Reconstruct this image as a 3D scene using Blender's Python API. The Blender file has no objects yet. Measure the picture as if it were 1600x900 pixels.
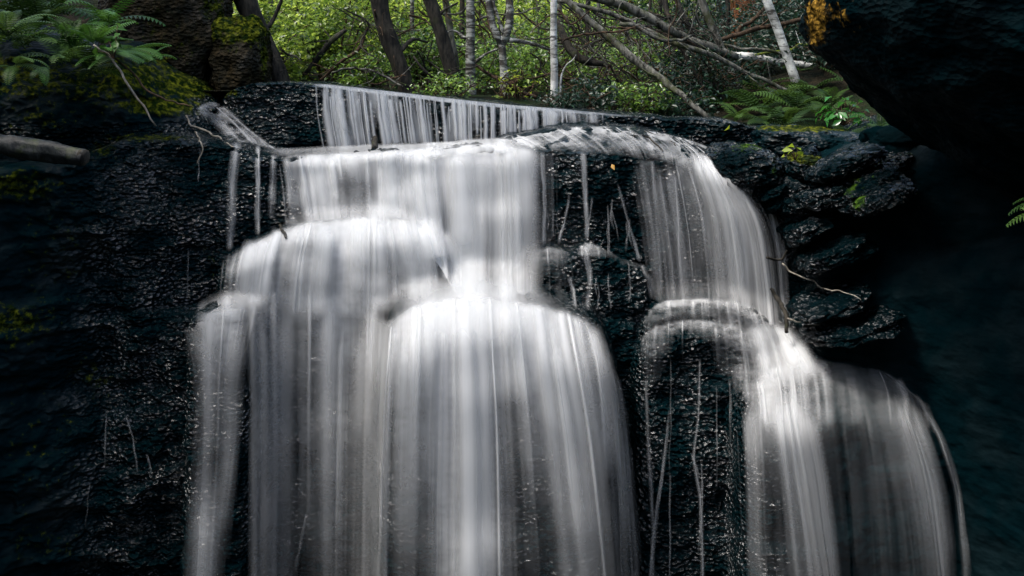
import bpy, math, random
import numpy as np
from mathutils import Vector, Matrix
from mathutils.bvhtree import BVHTree

# ------------------------------------------------------------------ camera, sky, sun, exposure
SC = bpy.context.scene
FPX = 1715.0                 # focal length in photo pixels (photo 1600 x 900)
CZ = 4.2                     # eye height above the plunge pool
HOR = 100.0                  # photo row of the horizon
cam_d = bpy.data.cameras.new("camera")
cam = bpy.data.objects.new("camera", cam_d)
SC.collection.objects.link(cam)
cam.location = (0, 0, CZ)
cam.rotation_euler = (math.radians(90), 0, 0)
cam_d.sensor_width = 36.0
cam_d.lens = 36.0 * FPX / 1600.0
cam_d.shift_y = -(450.0 - HOR) / 1600.0
cam_d.clip_start = 0.05
cam_d.clip_end = 500.0
SC.camera = cam

SUN_EL, SUN_AZ = 63.0, -116.0        # azimuth: degrees clockwise from +Y (view direction)
world = bpy.data.worlds.new("World")
SC.world = world
world.use_nodes = True
wn = world.node_tree
sky = wn.nodes.new("ShaderNodeTexSky")
sky.sky_type = 'NISHITA'
sky.sun_disc = False
sky.sun_elevation = math.radians(SUN_EL)
sky.sun_rotation = math.radians(SUN_AZ)
sky.air_density = 1.0
sky.dust_density = 4.5
sky.ozone_density = 1.0
bgn = wn.nodes["Background"]
wn.links.new(sky.outputs[0], bgn.inputs[0])
bgn.inputs[1].default_value = 0.15

sun_d = bpy.data.lights.new("sun", 'SUN')
sun_d.energy = 1.2
sun_d.angle = math.radians(14)
sun_d.color = (1.0, 0.97, 0.93)
sun = bpy.data.objects.new("sun", sun_d)
SC.collection.objects.link(sun)
_e, _a = math.radians(SUN_EL), math.radians(SUN_AZ)
sdir = Vector((math.sin(_a) * math.cos(_e), math.cos(_a) * math.cos(_e), math.sin(_e)))
sun.rotation_euler = sdir.to_track_quat('Z', 'Y').to_euler()
sun.location = sdir * 60

SC.view_settings.view_transform = 'Standard'
SC.view_settings.look = 'None'
SC.view_settings.gamma = 1.0
SC.view_settings.exposure = 1.25
SC.render.engine = 'CYCLES'
SC.cycles.use_denoising = True
SC.cycles.transparent_max_bounces = 40
SC.cycles.max_bounces = 6
SC.cycles.diffuse_bounces = 3
SC.cycles.glossy_bounces = 2
SC.cycles.transmission_bounces = 3
SC.cycles.caustics_reflective = False
SC.cycles.caustics_refractive = False

rng = np.random.default_rng(7)
random.seed(7)

# ------------------------------------------------------------------ helpers
def P(px, py, Y):
    return np.array([(px - 800.0) / FPX * Y, Y, CZ + (HOR - py) / FPX * Y])

def m_per_px(Y):
    return Y / FPX

def hash01(i, j, k, seed):
    n = (i.astype(np.int64) * 374761393 + j.astype(np.int64) * 668265263 + k.astype(np.int64) * 2147483647 + seed * 974711) & 0x7fffffff
    n = ((n ^ (n >> 13)) * 1274126177) & 0x7fffffff
    n = ((n ^ (n >> 15)) * 668265263) & 0x7fffffff
    n = n ^ (n >> 16)
    return (n & 0xffffff) / float(0xffffff)

def vnoise(x, y, z, seed=0):
    x, y, z = np.broadcast_arrays(np.asarray(x, float), np.asarray(y, float), np.asarray(z, float))
    xi, yi, zi = np.floor(x), np.floor(y), np.floor(z)
    fx, fy, fz = x - xi, y - yi, z - zi
    fx = fx * fx * (3 - 2 * fx); fy = fy * fy * (3 - 2 * fy); fz = fz * fz * (3 - 2 * fz)
    r = 0
    for a in (0, 1):
        wa = fx if a else 1 - fx
        for b in (0, 1):
            wb = fy if b else 1 - fy
            for c in (0, 1):
                wc = fz if c else 1 - fz
                r = r + wa * wb * wc * hash01(xi + a, yi + b, zi + c, seed)
    return r * 2 - 1

def fbm(x, y, z, oct=4, seed=0, gain=0.5):
    r, a, f = 0, 1.0, 1.0
    for o in range(oct):
        r = r + a * vnoise(x * f + 17.3 * o, y * f - 9.1 * o, z * f + 4.7 * o, seed + o)
        a *= gain; f *= 2.03
    return r

def sstep(t):
    t = np.clip(t, 0, 1)
    return t * t * (3 - 2 * t)

def gblur(a, s, axis):
    if s <= 0: return a
    r = int(max(1, math.ceil(s * 2.5)))
    k = np.exp(-0.5 * (np.arange(-r, r + 1) / s) ** 2); k /= k.sum()
    pad = [(0, 0)] * a.ndim; pad[axis] = (r, r)
    p = np.pad(a, pad, mode='edge')
    out = np.zeros_like(a)
    n = a.shape[axis]
    for i, w in enumerate(k):
        sl = [slice(None)] * a.ndim; sl[axis] = slice(i, i + n)
        out += w * p[tuple(sl)]
    return out

def mesh_obj(name, V, Q, mat=None, parent=None, attrs=None, smooth=True, origin=None):
    """one mesh object from numpy verts (N,3) and faces (M,4) or (M,3)."""
    V = np.asarray(V, dtype=np.float32); Q = np.asarray(Q, dtype=np.int32)
    if origin is not None: V = V - np.asarray(origin, dtype=np.float32)
    k = Q.shape[1]
    me = bpy.data.meshes.new(name)
    me.vertices.add(len(V)); me.vertices.foreach_set("co", V.ravel())
    me.loops.add(Q.size); me.loops.foreach_set("vertex_index", Q.ravel())
    me.polygons.add(len(Q))
    me.polygons.foreach_set("loop_start", np.arange(0, Q.size, k, dtype=np.int32))
    if smooth: me.polygons.foreach_set("use_smooth", np.ones(len(Q), dtype=bool))
    if attrs:
        for an, av in attrs.items():
            at = me.attributes.new(an, 'FLOAT', 'POINT')
            at.data.foreach_set("value", np.asarray(av, dtype=np.float32).ravel())
    me.update(calc_edges=True)
    me.validate()
    o = bpy.data.objects.new(name, me)
    SC.collection.objects.link(o)
    if origin is not None: o.location = tuple(float(c) for c in origin)
    if mat: me.materials.append(mat)
    if parent: o.parent = parent
    return o

def tag(o, label=None, cat=None, group=None, kind=None):
    if label: o["label"] = label
    if cat: o["category"] = cat
    if group: o["group"] = group
    if kind: o["kind"] = kind
    return o

def empty(name, loc, label=None, cat=None, group=None):
    o = bpy.data.objects.new(name, None)
    SC.collection.objects.link(o)
    o.location = tuple(float(c) for c in loc)
    o.empty_display_size = 0.1
    return tag(o, label, cat, group)

def spline(pts, n):
    """Catmull-Rom through control rows, resampled evenly to n rows."""
    p = np.asarray(pts, float)
    if len(p) == 2:
        t = np.linspace(0, 1, n)[:, None]
        return p[0] * (1 - t) + p[1] * t
    q = np.vstack([2 * p[0] - p[1], p, 2 * p[-1] - p[-2]])
    out = []
    m = 16
    for i in range(len(p) - 1):
        a, b, c, d = q[i], q[i + 1], q[i + 2], q[i + 3]
        t = np.linspace(0, 1, m, endpoint=False)[:, None]
        out.append(0.5 * ((2 * b) + (-a + c) * t + (2 * a - 5 * b + 4 * c - d) * t ** 2 + (-a + 3 * b - 3 * c + d) * t ** 3))
    out.append(p[-1:])
    o = np.vstack(out)
    s = np.r_[0, np.cumsum(np.linalg.norm(np.diff(o, axis=0), axis=1))]
    u = np.linspace(0, s[-1], n)
    return np.stack([np.interp(u, s, o[:, k]) for k in range(o.shape[1])], 1)

def tube(path, rad, sides=8, rough=0.0, seed=0, cap=True):
    """tapered tube along path -> verts, quads"""
    path = np.asarray(path, float); n = len(path)
    rad = np.broadcast_to(np.asarray(rad, float), (n,)) if np.ndim(rad) <= 1 else rad
    T = np.gradient(path, axis=0); T /= np.linalg.norm(T, axis=1)[:, None] + 1e-9
    ref = np.array([0.13, -0.97, 0.2]) if abs(T[0] @ np.array([0.13, -0.97, 0.2])) < 0.9 else np.array([1.0, 0.1, 0])
    N = ref - (T @ ref)[:, None] * T; N /= np.linalg.norm(N, axis=1)[:, None]
    B = np.cross(T, N)
    a = np.linspace(0, 2 * math.pi, sides, endpoint=False)
    R = rad[:, None] * np.ones(sides)
    if rough > 0:
        s = np.r_[0, np.cumsum(np.linalg.norm(np.diff(path, axis=0), axis=1))]
        R = R * (1 + rough * fbm(np.cos(a)[None, :] * 1.3 + 3, np.sin(a)[None, :] * 1.3, s[:, None] / (rad.mean() * 3), 3, seed))
    V = path[:, None, :] + R[:, :, None] * (np.cos(a)[None, :, None] * N[:, None, :] + np.sin(a)[None, :, None] * B[:, None, :])
    V = V.reshape(-1, 3)
    i = np.arange(n - 1)[:, None] * sides; j = np.arange(sides)[None, :]; j2 = (j + 1) % sides
    Q = np.stack([i + j, i + j2, i + sides + j2, i + sides + j], -1).reshape(-1, 4)
    if cap:
        c0, c1 = len(V), len(V) + 1
        V = np.vstack([V, path[0], path[-1]])
        jj = np.arange(0, sides, 2)
        Q0 = np.stack([np.full_like(jj, c0), (jj + 2) % sides, (jj + 1) % sides, jj], -1)
        b = (n - 1) * sides
        Q1 = np.stack([np.full_like(jj, c1), b + jj, b + (jj + 1) % sides, b + (jj + 2) % sides], -1)
        Q = np.vstack([Q, Q0, Q1])
    return V, Q

class Acc:
    def __init__(s): s.V = []; s.Q = []; s.n = 0; s.A = {}
    def add(s, V, Q, **at):
        s.V.append(V); s.Q.append(np.asarray(Q) + s.n); s.n += len(V)
        for k, v in at.items(): s.A.setdefault(k, []).append(np.broadcast_to(v, (len(V),)))
    def build(s, name, mat, parent=None, smooth=True, origin=None):
        at = {k: np.concatenate(v) for k, v in s.A.items()}
        o = mesh_obj(name, np.vstack(s.V), np.vstack(s.Q), mat, None, at, smooth, origin)
        if parent:
            o.parent = parent
            if origin is None: o.location = -parent.location
            else: o.location = Vector(origin) - parent.location
        return o

# ------------------------------------------------------------------ materials
class M:
    def __init__(s, name):
        s.m = bpy.data.materials.new(name); s.m.use_nodes = True
        s.t = s.m.node_tree; s.t.nodes.clear()
        s.out = s.n("OutputMaterial")
    def n(s, t, **kw):
        nd = s.t.nodes.new("ShaderNode" + t)
        for k, v in kw.items(): setattr(nd, k, v)
        return nd
    def l(s, a, b): s.t.links.new(a, b)
    def setv(s, nd, **kw):
        for k, v in kw.items():
            nd.inputs[k.replace("_", " ")].default_value = v
    def coord(s, scale=(1, 1, 1)):
        tc = s.n("NewGeometry"); mp = s.n("Mapping"); mp.inputs["Scale"].default_value = scale
        s.l(tc.outputs["Position"], mp.inputs["Vector"]); return mp.outputs[0]
    def noise(s, vec, scale, detail=4, rough=0.55, dist=0.0):
        nd = s.n("TexNoise"); s.l(vec, nd.inputs["Vector"])
        s.setv(nd, Scale=scale, Detail=detail, Roughness=rough, Distortion=dist); return nd.outputs["Fac"]
    def vor(s, vec, scale, feature='F1'):
        nd = s.n("TexVoronoi"); nd.feature = feature; s.l(vec, nd.inputs["Vector"]); s.setv(nd, Scale=scale)
        return nd.outputs["Distance"]
    def ramp(s, fac, stops):
        r = s.n("ValToRGB"); s.l(fac, r.inputs[0])
        e = r.color_ramp.elements
        while len(e) < len(stops): e.new(0.5)
        for i, (p, c) in enumerate(stops):
            e[i].position = p; e[i].color = (c, c, c, 1) if np.isscalar(c) else (*c, 1)
        return r.outputs[0]
    def math(s, op, a, b=None, clamp=False):
        nd = s.n("Math"); nd.operation = op; nd.use_clamp = clamp
        for i, v in enumerate((a, b)):
            if v is None: continue
            if isinstance(v, (int, float)): nd.inputs[i].default_value = v
            else: s.l(v, nd.inputs[i])
        return nd.outputs[0]
    def mix(s, fac, a, b):
        nd = s.n("Mix"); nd.data_type = 'RGBA'
        if isinstance(fac, (int, float)): nd.inputs["Factor"].default_value = fac
        else: s.l(fac, nd.inputs["Factor"])
        for nm, v in (("A", a), ("B", b)):
            sock = [i for i in nd.inputs if i.name == nm and i.type == 'RGBA'][0]
            if isinstance(v, tuple): sock.default_value = (*v, 1)
            else: s.l(v, sock)
        return [o for o in nd.outputs if o.type == 'RGBA'][0]
    def attr(s, name):
        a = s.n("Attribute"); a.attribute_name = name; return a.outputs["Fac"]
    def bump(s, h, strength, dist, normal=None):
        b = s.n("Bump"); s.l(h, b.inputs["Height"]); s.setv(b, Strength=strength, Distance=dist)
        if normal is not None: s.l(normal, b.inputs["Normal"])
        return b.outputs[0]

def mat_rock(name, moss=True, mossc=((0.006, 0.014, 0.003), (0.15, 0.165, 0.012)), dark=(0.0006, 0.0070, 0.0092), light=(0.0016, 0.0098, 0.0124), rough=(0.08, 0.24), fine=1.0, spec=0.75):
    k = M(name)
    v = k.coord()
    big = k.noise(v, 1.7, 5)
    mid = k.noise(v, 9, 4, 0.5)
    peb = k.vor(k.coord((1, 1, 1.6)), 21)
    fin = k.noise(v, 60, 4, 0.6)
    base = k.mix(k.ramp(mid, [(0.35, 0.0), (0.7, 1.0)]), dark, light)
    bs = k.n("BsdfPrincipled")
    hgt = k.math('ADD', k.math('MULTIPLY', mid, 0.9), k.math('ADD', k.math('MULTIPLY', peb, 0.85), k.math('MULTIPLY', fin, 0.2 * fine)))
    nrm = k.bump(hgt, 1.0, 0.07)
    rg = k.ramp(big, [(0.35, rough[0]), (0.7, rough[1])])
    spc = k.ramp(k.noise(v, 3.1, 4), [(0.43, 0.05 * spec), (0.60, spec)])
    if moss:
        ms = k.attr("moss")
        mm = k.ramp(k.math('ADD', ms, k.math('MULTIPLY', k.math('SUBTRACT', k.noise(v, 17, 7, 0.7), 0.5), 1.7)), [(0.42, 0.0), (0.62, 1.0)])
        mcol = k.mix(k.ramp(k.noise(v, 19, 6, 0.65), [(0.46, 0.0), (0.74, 1.0)]), mossc[0], mossc[1])
        base = k.mix(mm, base, mcol)
        rg = k.math('MAXIMUM', rg, k.math('MULTIPLY', mm, 0.85))
        spc = k.math('MULTIPLY', spc, k.math('SUBTRACT', 1.0, k.math('MULTIPLY', mm, 0.85)))
        shade_dull = k.attr("shade_dull")  # stand-in for shade: cuts gloss and bump where the rock lies unlit
        nb = [x for x in k.t.nodes if x.type == 'BUMP'][0]
        k.l(k.math('SUBTRACT', 1.0, k.math('MULTIPLY', shade_dull, 0.9)), nb.inputs['Strength'])
        rg = k.math('MAXIMUM', rg, k.math('MULTIPLY', shade_dull, 0.8))
        spc = k.math('MULTIPLY', spc, k.math('SUBTRACT', 1.0, k.math('MULTIPLY', shade_dull, 0.9)))
    k.l(base, bs.inputs["Base Color"]); k.l(rg, bs.inputs["Roughness"]); k.l(nrm, bs.inputs["Normal"])
    k.l(spc, bs.inputs["Specular IOR Level"])
    k.l(bs.outputs[0], k.out.inputs[0])
    return k.m

def mat_water(name, col=(0.74, 0.765, 0.775)):
    k = M(name)
    a = k.attr("veil")
    tr = k.n("BsdfTransparent")
    df = k.n("BsdfDiffuse"); df.inputs["Color"].default_value = (*col, 1)
    tl = k.n("BsdfTranslucent"); tl.inputs["Color"].default_value = (*col, 1)
    m1 = k.n("MixShader"); m1.inputs[0].default_value = 0.35
    k.l(df.outputs[0], m1.inputs[1]); k.l(tl.outputs[0], m1.inputs[2])
    m2 = k.n("MixShader"); k.l(a, m2.inputs[0]); k.l(tr.outputs[0], m2.inputs[1]); k.l(m1.outputs[0], m2.inputs[2])
    k.l(m2.outputs[0], k.out.inputs[0])
    return k.m

def mat_stream(name):
    k = M(name)
    bs = k.n("BsdfPrincipled"); k.setv(bs, Base_Color=(0.02, 0.03, 0.03, 1), Roughness=0.08)
    k.l(k.bump(k.noise(k.coord((1, 0.5, 1)), 5, 3), 0.4, 0.03), bs.inputs["Normal"])
    k.l(bs.outputs[0], k.out.inputs[0]); return k.m

def mat_leaf(name, ca, cb, transl=0.45, rough=0.38, spec=0.5):
    k = M(name)
    t = k.attr("tint")
    c = k.mix(t, ca, cb)
    bs = k.n("BsdfPrincipled"); k.setv(bs, Roughness=rough); bs.inputs["Specular IOR Level"].default_value = spec
    k.l(c, bs.inputs["Base Color"])
    tl = k.n("BsdfTranslucent")
    hs = k.n("HueSaturation"); hs.inputs["Value"].default_value = 1.6; hs.inputs["Hue"].default_value = 0.485
    k.l(c, hs.inputs["Color"]); k.l(hs.outputs[0], tl.inputs["Color"])
    mx = k.n("MixShader"); mx.inputs[0].default_value = transl
    k.l(bs.outputs[0], mx.inputs[1]); k.l(tl.outputs[0], mx.inputs[2])
    k.l(mx.outputs[0], k.out.inputs[0]); return k.m

def mat_bark(name, ca, cb, scale=(14, 14, 4), bump=0.6, moss=None, mossamt=0.5, rough=0.8):
    k = M(name)
    v = k.coord(scale)
    n1 = k.noise(v, 1.5, 6, 0.65)
    c = k.mix(k.ramp(n1, [(0.38, 0.0), (0.64, 1.0)]), ca, cb)
    if moss:
        c = k.mix(k.ramp(k.noise(k.coord(), 6, 5), [(1 - mossamt - 0.08, 0.0), (1 - mossamt + 0.08, 1.0)]), c, moss)
    bs = k.n("BsdfPrincipled"); k.setv(bs, Roughness=rough); bs.inputs["Specular IOR Level"].default_value = 0.25
    k.l(c, bs.inputs["Base Color"])
    k.l(k.bump(n1, bump, 0.03), bs.inputs["Normal"])
    k.l(bs.outputs[0], k.out.inputs[0]); return k.m

def mat_birch(name, white=(0.74, 0.76, 0.72), amount=0.5):
    k = M(name)
    bands = k.noise(k.coord((4, 4, 15)), 1.5, 6, 0.75, 0.6)
    f = k.ramp(bands, [(amount - 0.06, 0.0), (amount + 0.05, 1.0)])
    blot = k.ramp(k.noise(k.coord(), 7, 4), [(0.38, 0.35), (0.6, 1.0)])
    c = k.mix(k.math('MULTIPLY', f, blot), (0.035, 0.032, 0.026), white)
    bs = k.n("BsdfPrincipled"); k.setv(bs, Roughness=0.7); k.l(c, bs.inputs["Base Color"])
    k.l(k.bump(bands, 0.3, 0.01), bs.inputs["Normal"])
    k.l(bs.outputs[0], k.out.inputs[0]); return k.m

def mat_ground(name):
    k = M(name)
    v = k.coord()
    c = k.mix(k.ramp(k.noise(v, 6, 6, 0.65), [(0.4, 0.0), (0.62, 1.0)]), (0.004, 0.007, 0.004), (0.022, 0.017, 0.010))
    c = k.mix(k.ramp(k.noise(v, 1.3, 5), [(0.48, 0.0), (0.6, 1.0)]), c, (0.010, 0.022, 0.006))
    bs = k.n("BsdfPrincipled"); k.setv(bs, Roughness=0.9); bs.inputs["Specular IOR Level"].default_value = 0.1
    k.l(c, bs.inputs["Base Color"])
    k.l(k.bump(k.noise(v, 22, 6), 1.0, 0.06), bs.inputs["Normal"])
    k.l(bs.outputs[0], k.out.inputs[0]); return k.m

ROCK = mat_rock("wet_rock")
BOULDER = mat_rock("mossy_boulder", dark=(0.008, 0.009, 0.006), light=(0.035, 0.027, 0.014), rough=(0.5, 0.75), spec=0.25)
DARKROCK = mat_rock("shaded_rock", mossc=((0.03, 0.018, 0.004), (0.42, 0.24, 0.04)), dark=(0.0004, 0.0042, 0.0055), light=(0.0006, 0.0048, 0.0062), rough=(0.6, 0.85), spec=0.08)  # the overhang's shade is held in this near-black base colour
SHADEROCK = mat_rock("shade_toned_wet_rock", dark=(0.0004, 0.0042, 0.0056), light=(0.0012, 0.0066, 0.0085), rough=(0.08, 0.22), spec=0.6, mossc=((0.006, 0.02, 0.003), (0.10, 0.20, 0.012)))  # wet rock with its base colour lowered to carry the right bank's shade
WATER = mat_water("silky_water")
STREAM = mat_stream("stream_water")
GROUND = mat_ground("forest_floor")
BARK_DARK = mat_bark("dark_bark", (0.003, 0.004, 0.004), (0.045, 0.040, 0.030), moss=(0.03, 0.04, 0.012), mossamt=0.33)
BARK_GREY = mat_bark("grey_bark", (0.012, 0.013, 0.010), (0.19, 0.19, 0.165), moss=(0.05, 0.06, 0.02), mossamt=0.42)
BARK_RED = mat_bark("red_bark", (0.06, 0.022, 0.010), (0.30, 0.12, 0.05), scale=(26, 26, 1.6), bump=1.0)
BARK_TWIG = mat_bark("twig_bark", (0.010, 0.007, 0.004), (0.09, 0.055, 0.03))
BARK_LOG = mat_bark("wet_log", (0.002, 0.004, 0.005), (0.024, 0.028, 0.028), moss=(0.03, 0.04, 0.012), mossamt=0.36, rough=0.45)
BIRCH = mat_birch("birch_bark", amount=0.44)
BIRCH_OLD = mat_birch("mottled_birch_bark", white=(0.42, 0.44, 0.40), amount=0.51)
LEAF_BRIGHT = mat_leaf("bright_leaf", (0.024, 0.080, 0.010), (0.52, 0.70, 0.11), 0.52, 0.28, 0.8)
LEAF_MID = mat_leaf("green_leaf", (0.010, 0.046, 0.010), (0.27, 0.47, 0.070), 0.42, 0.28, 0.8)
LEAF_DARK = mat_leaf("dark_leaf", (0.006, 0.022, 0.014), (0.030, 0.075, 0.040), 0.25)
LEAF_FERN = mat_leaf("fern_leaf", (0.008, 0.042, 0.006), (0.060, 0.165, 0.020), 0.3, 0.45, 0.3)
LEAF_FERN_DARK = mat_leaf("dark_fern_leaf", (0.008, 0.030, 0.005), (0.050, 0.105, 0.018), 0.25, 0.5, 0.2)
LEAF_GOLD = mat_leaf("dead_leaf", (0.25, 0.12, 0.02), (0.45, 0.25, 0.03), 0.3)
LEAF_LIME = mat_leaf("lime_leaf", (0.15, 0.25, 0.02), (0.30, 0.38, 0.03), 0.4)

# ------------------------------------------------------------------ the cliff: rounded rock steps carved as one bedrock face
class Block:
    """a rounded step of bedrock: top outline in photo pixels, true front distance, rounding depth a, rounding height b"""
    def __init__(s, top, yf, a, b, rl=0.12, rr=0.12, al=0.5, ar=0.5, batter=0.04):
        top = np.array(top, float)
        yfa = np.array(yf if not np.isscalar(yf) else [(-2000, yf), (4000, yf)], float)
        Y = np.interp(top[:, 0], yfa[:, 0], yfa[:, 1]) + a * 0.55
        s.x = (top[:, 0] - 800) / FPX * Y
        s.z = CZ + (HOR - top[:, 1]) / FPX * Y
        s.yx = (yfa[:, 0] - 800) / FPX * (yfa[:, 1] + a * 0.55); s.yv = yfa[:, 1]
        s.a, s.b, s.rl, s.rr, s.al, s.ar, s.batter = a, b, rl, rr, al, ar, batter
    def eval(s, X, Z):
        zt = np.interp(X[:, 0], s.x, s.z)
        zt = gblur(zt, 4, 0) + (0.010 if s.b < 0.03 else 0.028) * fbm(X[:, 0] * 3.4 + s.a * 31, s.b * 17, 0.5, 4, 171)
        zt = zt[:, None]
        yf = np.interp(X[:, 0], s.yx, s.yv)[:, None]
        d = zt - Z
        t = np.clip(d / s.b, 0, 1)
        y = yf + s.a * (1 - np.sqrt(np.clip(1 - (1 - t) ** 2, 0, 1))) - s.batter * np.clip(d - s.b, 0, None)
        for dist, r, am in ((X - s.x[0], s.rl, s.al), (s.x[-1] - X, s.rr, s.ar)):
            q = np.clip(dist / r, 0, 1)
            y = y + am * (1 - np.sqrt(np.clip(1 - (1 - q) ** 2, 0, 1)))
        bad = (d < 0) | (X < s.x[0]) | (X > s.x[-1])
        return np.where(bad, np.inf, y)

blocks = [
    # upper ledge the curtain pours over
    Block([(335, 170), (350, 146), (370, 135), (400, 129), (450, 127), (500, 132), (600, 143), (700, 155), (800, 166), (860, 170), (940, 178), (1030, 184), (1130, 188), (1190, 198), (1250, 203), (1350, 212), (1500, 230)], 9.9, 0.06, 0.02, rl=0.25, al=0.35, batter=0.05),
    # left bank above the left wall
    Block([(-500, 10), (-100, 20), (0, 40), (120, 75), (205, 62), (235, 85), (262, 108), (300, 128), (335, 150), (352, 180), (362, 215)], [(-500, 8.4), (0, 9.0), (350, 9.45)], 1.1, 0.75, rr=0.2, ar=0.5, batter=0.0),
    # left wall
    Block([(-500, 262), (0, 258), (128, 250), (150, 228), (200, 217), (330, 212), (362, 219), (400, 232), (440, 243)], [(-500, 7.4), (0, 8.35), (180, 8.85), (360, 9.1), (440, 9.25)], 0.28, 0.06, rr=0.1, ar=0.1, batter=0.05),
    # second tier brink
    Block([(380, 236), (440, 241), (520, 237), (600, 233), (700, 230), (760, 224), (830, 224), (900, 226), (1000, 238), (1090, 256), (1150, 285), (1190, 310), (1210, 330)], [(380, 9.25), (560, 9.15), (760, 9.0), (900, 9.05), (1200, 9.0)], 0.30, 0.07, batter=0.02, rr=0.3),
    # domed shelf
    Block([(755, 222), (780, 214), (840, 203), (880, 199), (930, 196), (1000, 203), (1060, 214), (1110, 233), (1160, 262), (1195, 288), (1215, 318)], [(755, 8.95), (950, 8.85), (1215, 8.85)], 0.85, 0.20, rl=0.3, rr=0.4, al=0.5, ar=0.7, batter=-0.04),
    # left mound of the third tier
    Block([(338, 415), (348, 396), (400, 374), (440, 353), (500, 342), (600, 338), (650, 346), (690, 366), (712, 400), (722, 450)], 8.6, 0.45, 0.22, rl=0.2, rr=0.35, batter=0.04),
    # left shelf
    Block([(282, 540), (292, 505), (310, 488), (340, 477), (400, 472), (600, 471), (760, 470), (900, 488), (960, 495), (1010, 500)], [(280, 8.25), (385, 8.28), (440, 8.60), (1010, 8.62)], 0.18, 0.08, rl=0.15, batter=0.05),
    # central dome
    Block([(578, 600), (586, 540), (600, 500), (625, 477), (680, 463), (740, 458), (800, 463), (860, 474), (910, 490), (945, 514), (962, 550), (972, 600)], 7.65, 0.65, 0.36, rl=0.4, rr=0.4, al=0.5, ar=0.6, batter=0.03),
    # small knobbly rock between the streams
    Block([(820, 440), (828, 400), (840, 388), (865, 384), (892, 392), (905, 379), (940, 386), (965, 400), (1000, 411), (1018, 430), (1026, 460), (1030, 500)], 8.72, 0.22, 0.10, rl=0.1, rr=0.15, batter=0.06),
    # right shelf, two steps
    Block([(985, 560), (998, 505), (1022, 477), (1060, 470), (1120, 469), (1170, 478), (1205, 500), (1240, 540)], 8.5, 0.25, 0.08, rl=0.15, rr=0.2, batter=0.02),
    Block([(980, 600), (992, 545), (1020, 514), (1080, 501), (1130, 505), (1165, 521), (1215, 540), (1275, 544), (1290, 560)], 8.36, 0.20, 0.09, rl=0.2, rr=0.1, batter=0.05),
    # lower right shelf
    Block([(1140, 640), (1160, 600), (1190, 572), (1240, 562), (1330, 568), (1385, 576), (1420, 602), (1450, 634), (1478, 660), (1495, 720)], 7.65, 0.95, 0.34, rl=0.2, rr=0.4, al=0.3, ar=0.7, batter=-0.02),
    # right wall
    Block([(1120, 262), (1180, 255), (1225, 248), (1300, 240), (1400, 225), (1520, 210), (2100, 180)], [(1100, 9.2), (1230, 9.0), (1420, 8.3), (1700, 7.3), (2100, 6.5)], 0.5, 0.22, rl=0.3, batter=0.03),
    Block([(1225, 560), (1240, 490), (1280, 450), (1400, 400), (1700, 380), (2100, 380)], [(1225, 8.6), (1420, 8.0), (1700, 7.0), (2100, 6.3)], 0.35, 0.3, rl=0.3, batter=0.05),
    # back of everything
    Block([(-500, 480), (300, 480), (1000, 480), (1500, 480), (2100, 480)], 8.75, 0.2, 0.1, batter=0.03),
]
DX, DZ = 0.0105, 0.0072
xs = np.arange(-6.4, 6.4, DX); zs = np.arange(4.95, -0.25, -DZ)
X, Z = np.meshgrid(xs, zs, indexing='ij')
Fd = np.full(X.shape, np.inf)
for b in blocks: Fd = np.minimum(Fd, b.eval(X, Z))
fin = np.isfinite(Fd)
first = np.argmax(fin, axis=1)
Yg = np.where(fin, Fd, 0)
# close the tops backwards
ztop = zs[first]
Zg = np.where(fin, Z, ztop[:, None])
Yg = np.where(fin, Yg, 11.0)
# strata and knobbles
px_of = 800 + X / np.maximum(Yg, 1) * FPX
disp = 0.075 * fbm(X * 1.5, Yg * 1.5, Zg * 2.4, 4, 3) + 0.030 * fbm(X * 6, Yg * 6, Zg * 9, 3, 11) + 0.013 * fbm(X * 19, Yg * 19, Zg * 25, 2, 21)
blk = 0.085 * hash01(np.floor(X * 2.1 + 0.5 * fbm(X * 1.5, Zg * 1.5, 0, 2, 61)), np.floor(Zg * 4.3 + 0.6 * fbm(X * 1.1, Zg * 1.1, 3, 2, 63)), np.floor(Yg * 0 + 1), 7) + 0.022 * hash01(np.floor(X * 6.3 + fbm(X * 3, Zg * 3, 0, 2, 65)), np.floor(Zg * 12 + fbm(X * 3, Zg * 3, 5, 2, 67)), np.floor(Yg * 0 + 1), 9)
blk = gblur(gblur(blk, 1.6, 0), 1.4, 1)
strata = blk + 0.006 * np.sin((Zg + 0.05 * fbm(X * 1.2, Yg, Zg, 2, 5)) * 34 + 2.2 * fbm(X * 0.9, Yg * 0.9, Zg * 3, 2, 31))
side = sstep((px_of - 1180) / 120) + sstep((330 - px_of) / 120)
calm = 1 - 0.65 * sstep((px_of - 1260) / 120)
Yd = Yg - np.where(fin, calm * disp * (0.75 + 0.35 * side) + calm * strata * (0.6 + 0.4 * side), 0)
Zd = Zg + np.where(fin, 0.018 * fbm(X * 5 + 40, Yg * 5, Zg * 5, 3, 41), 0.018 * fbm(X * 5 + 40, Yg * 5, Zg * 5, 3, 41))
V = np.stack([X + 0.012 * fbm(X * 9, Yg * 9, Zg * 9 + 70, 2, 51), Yd, Zd], -1)
nx, nz = X.shape
idx = np.arange(nx * nz).reshape(nx, nz)
okq = fin[:-1, 1:] | fin[1:, 1:]
Q = np.stack([idx[:-1, :-1], idx[:-1, 1:], idx[1:, 1:], idx[1:, :-1]], -1)[okq]
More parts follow.
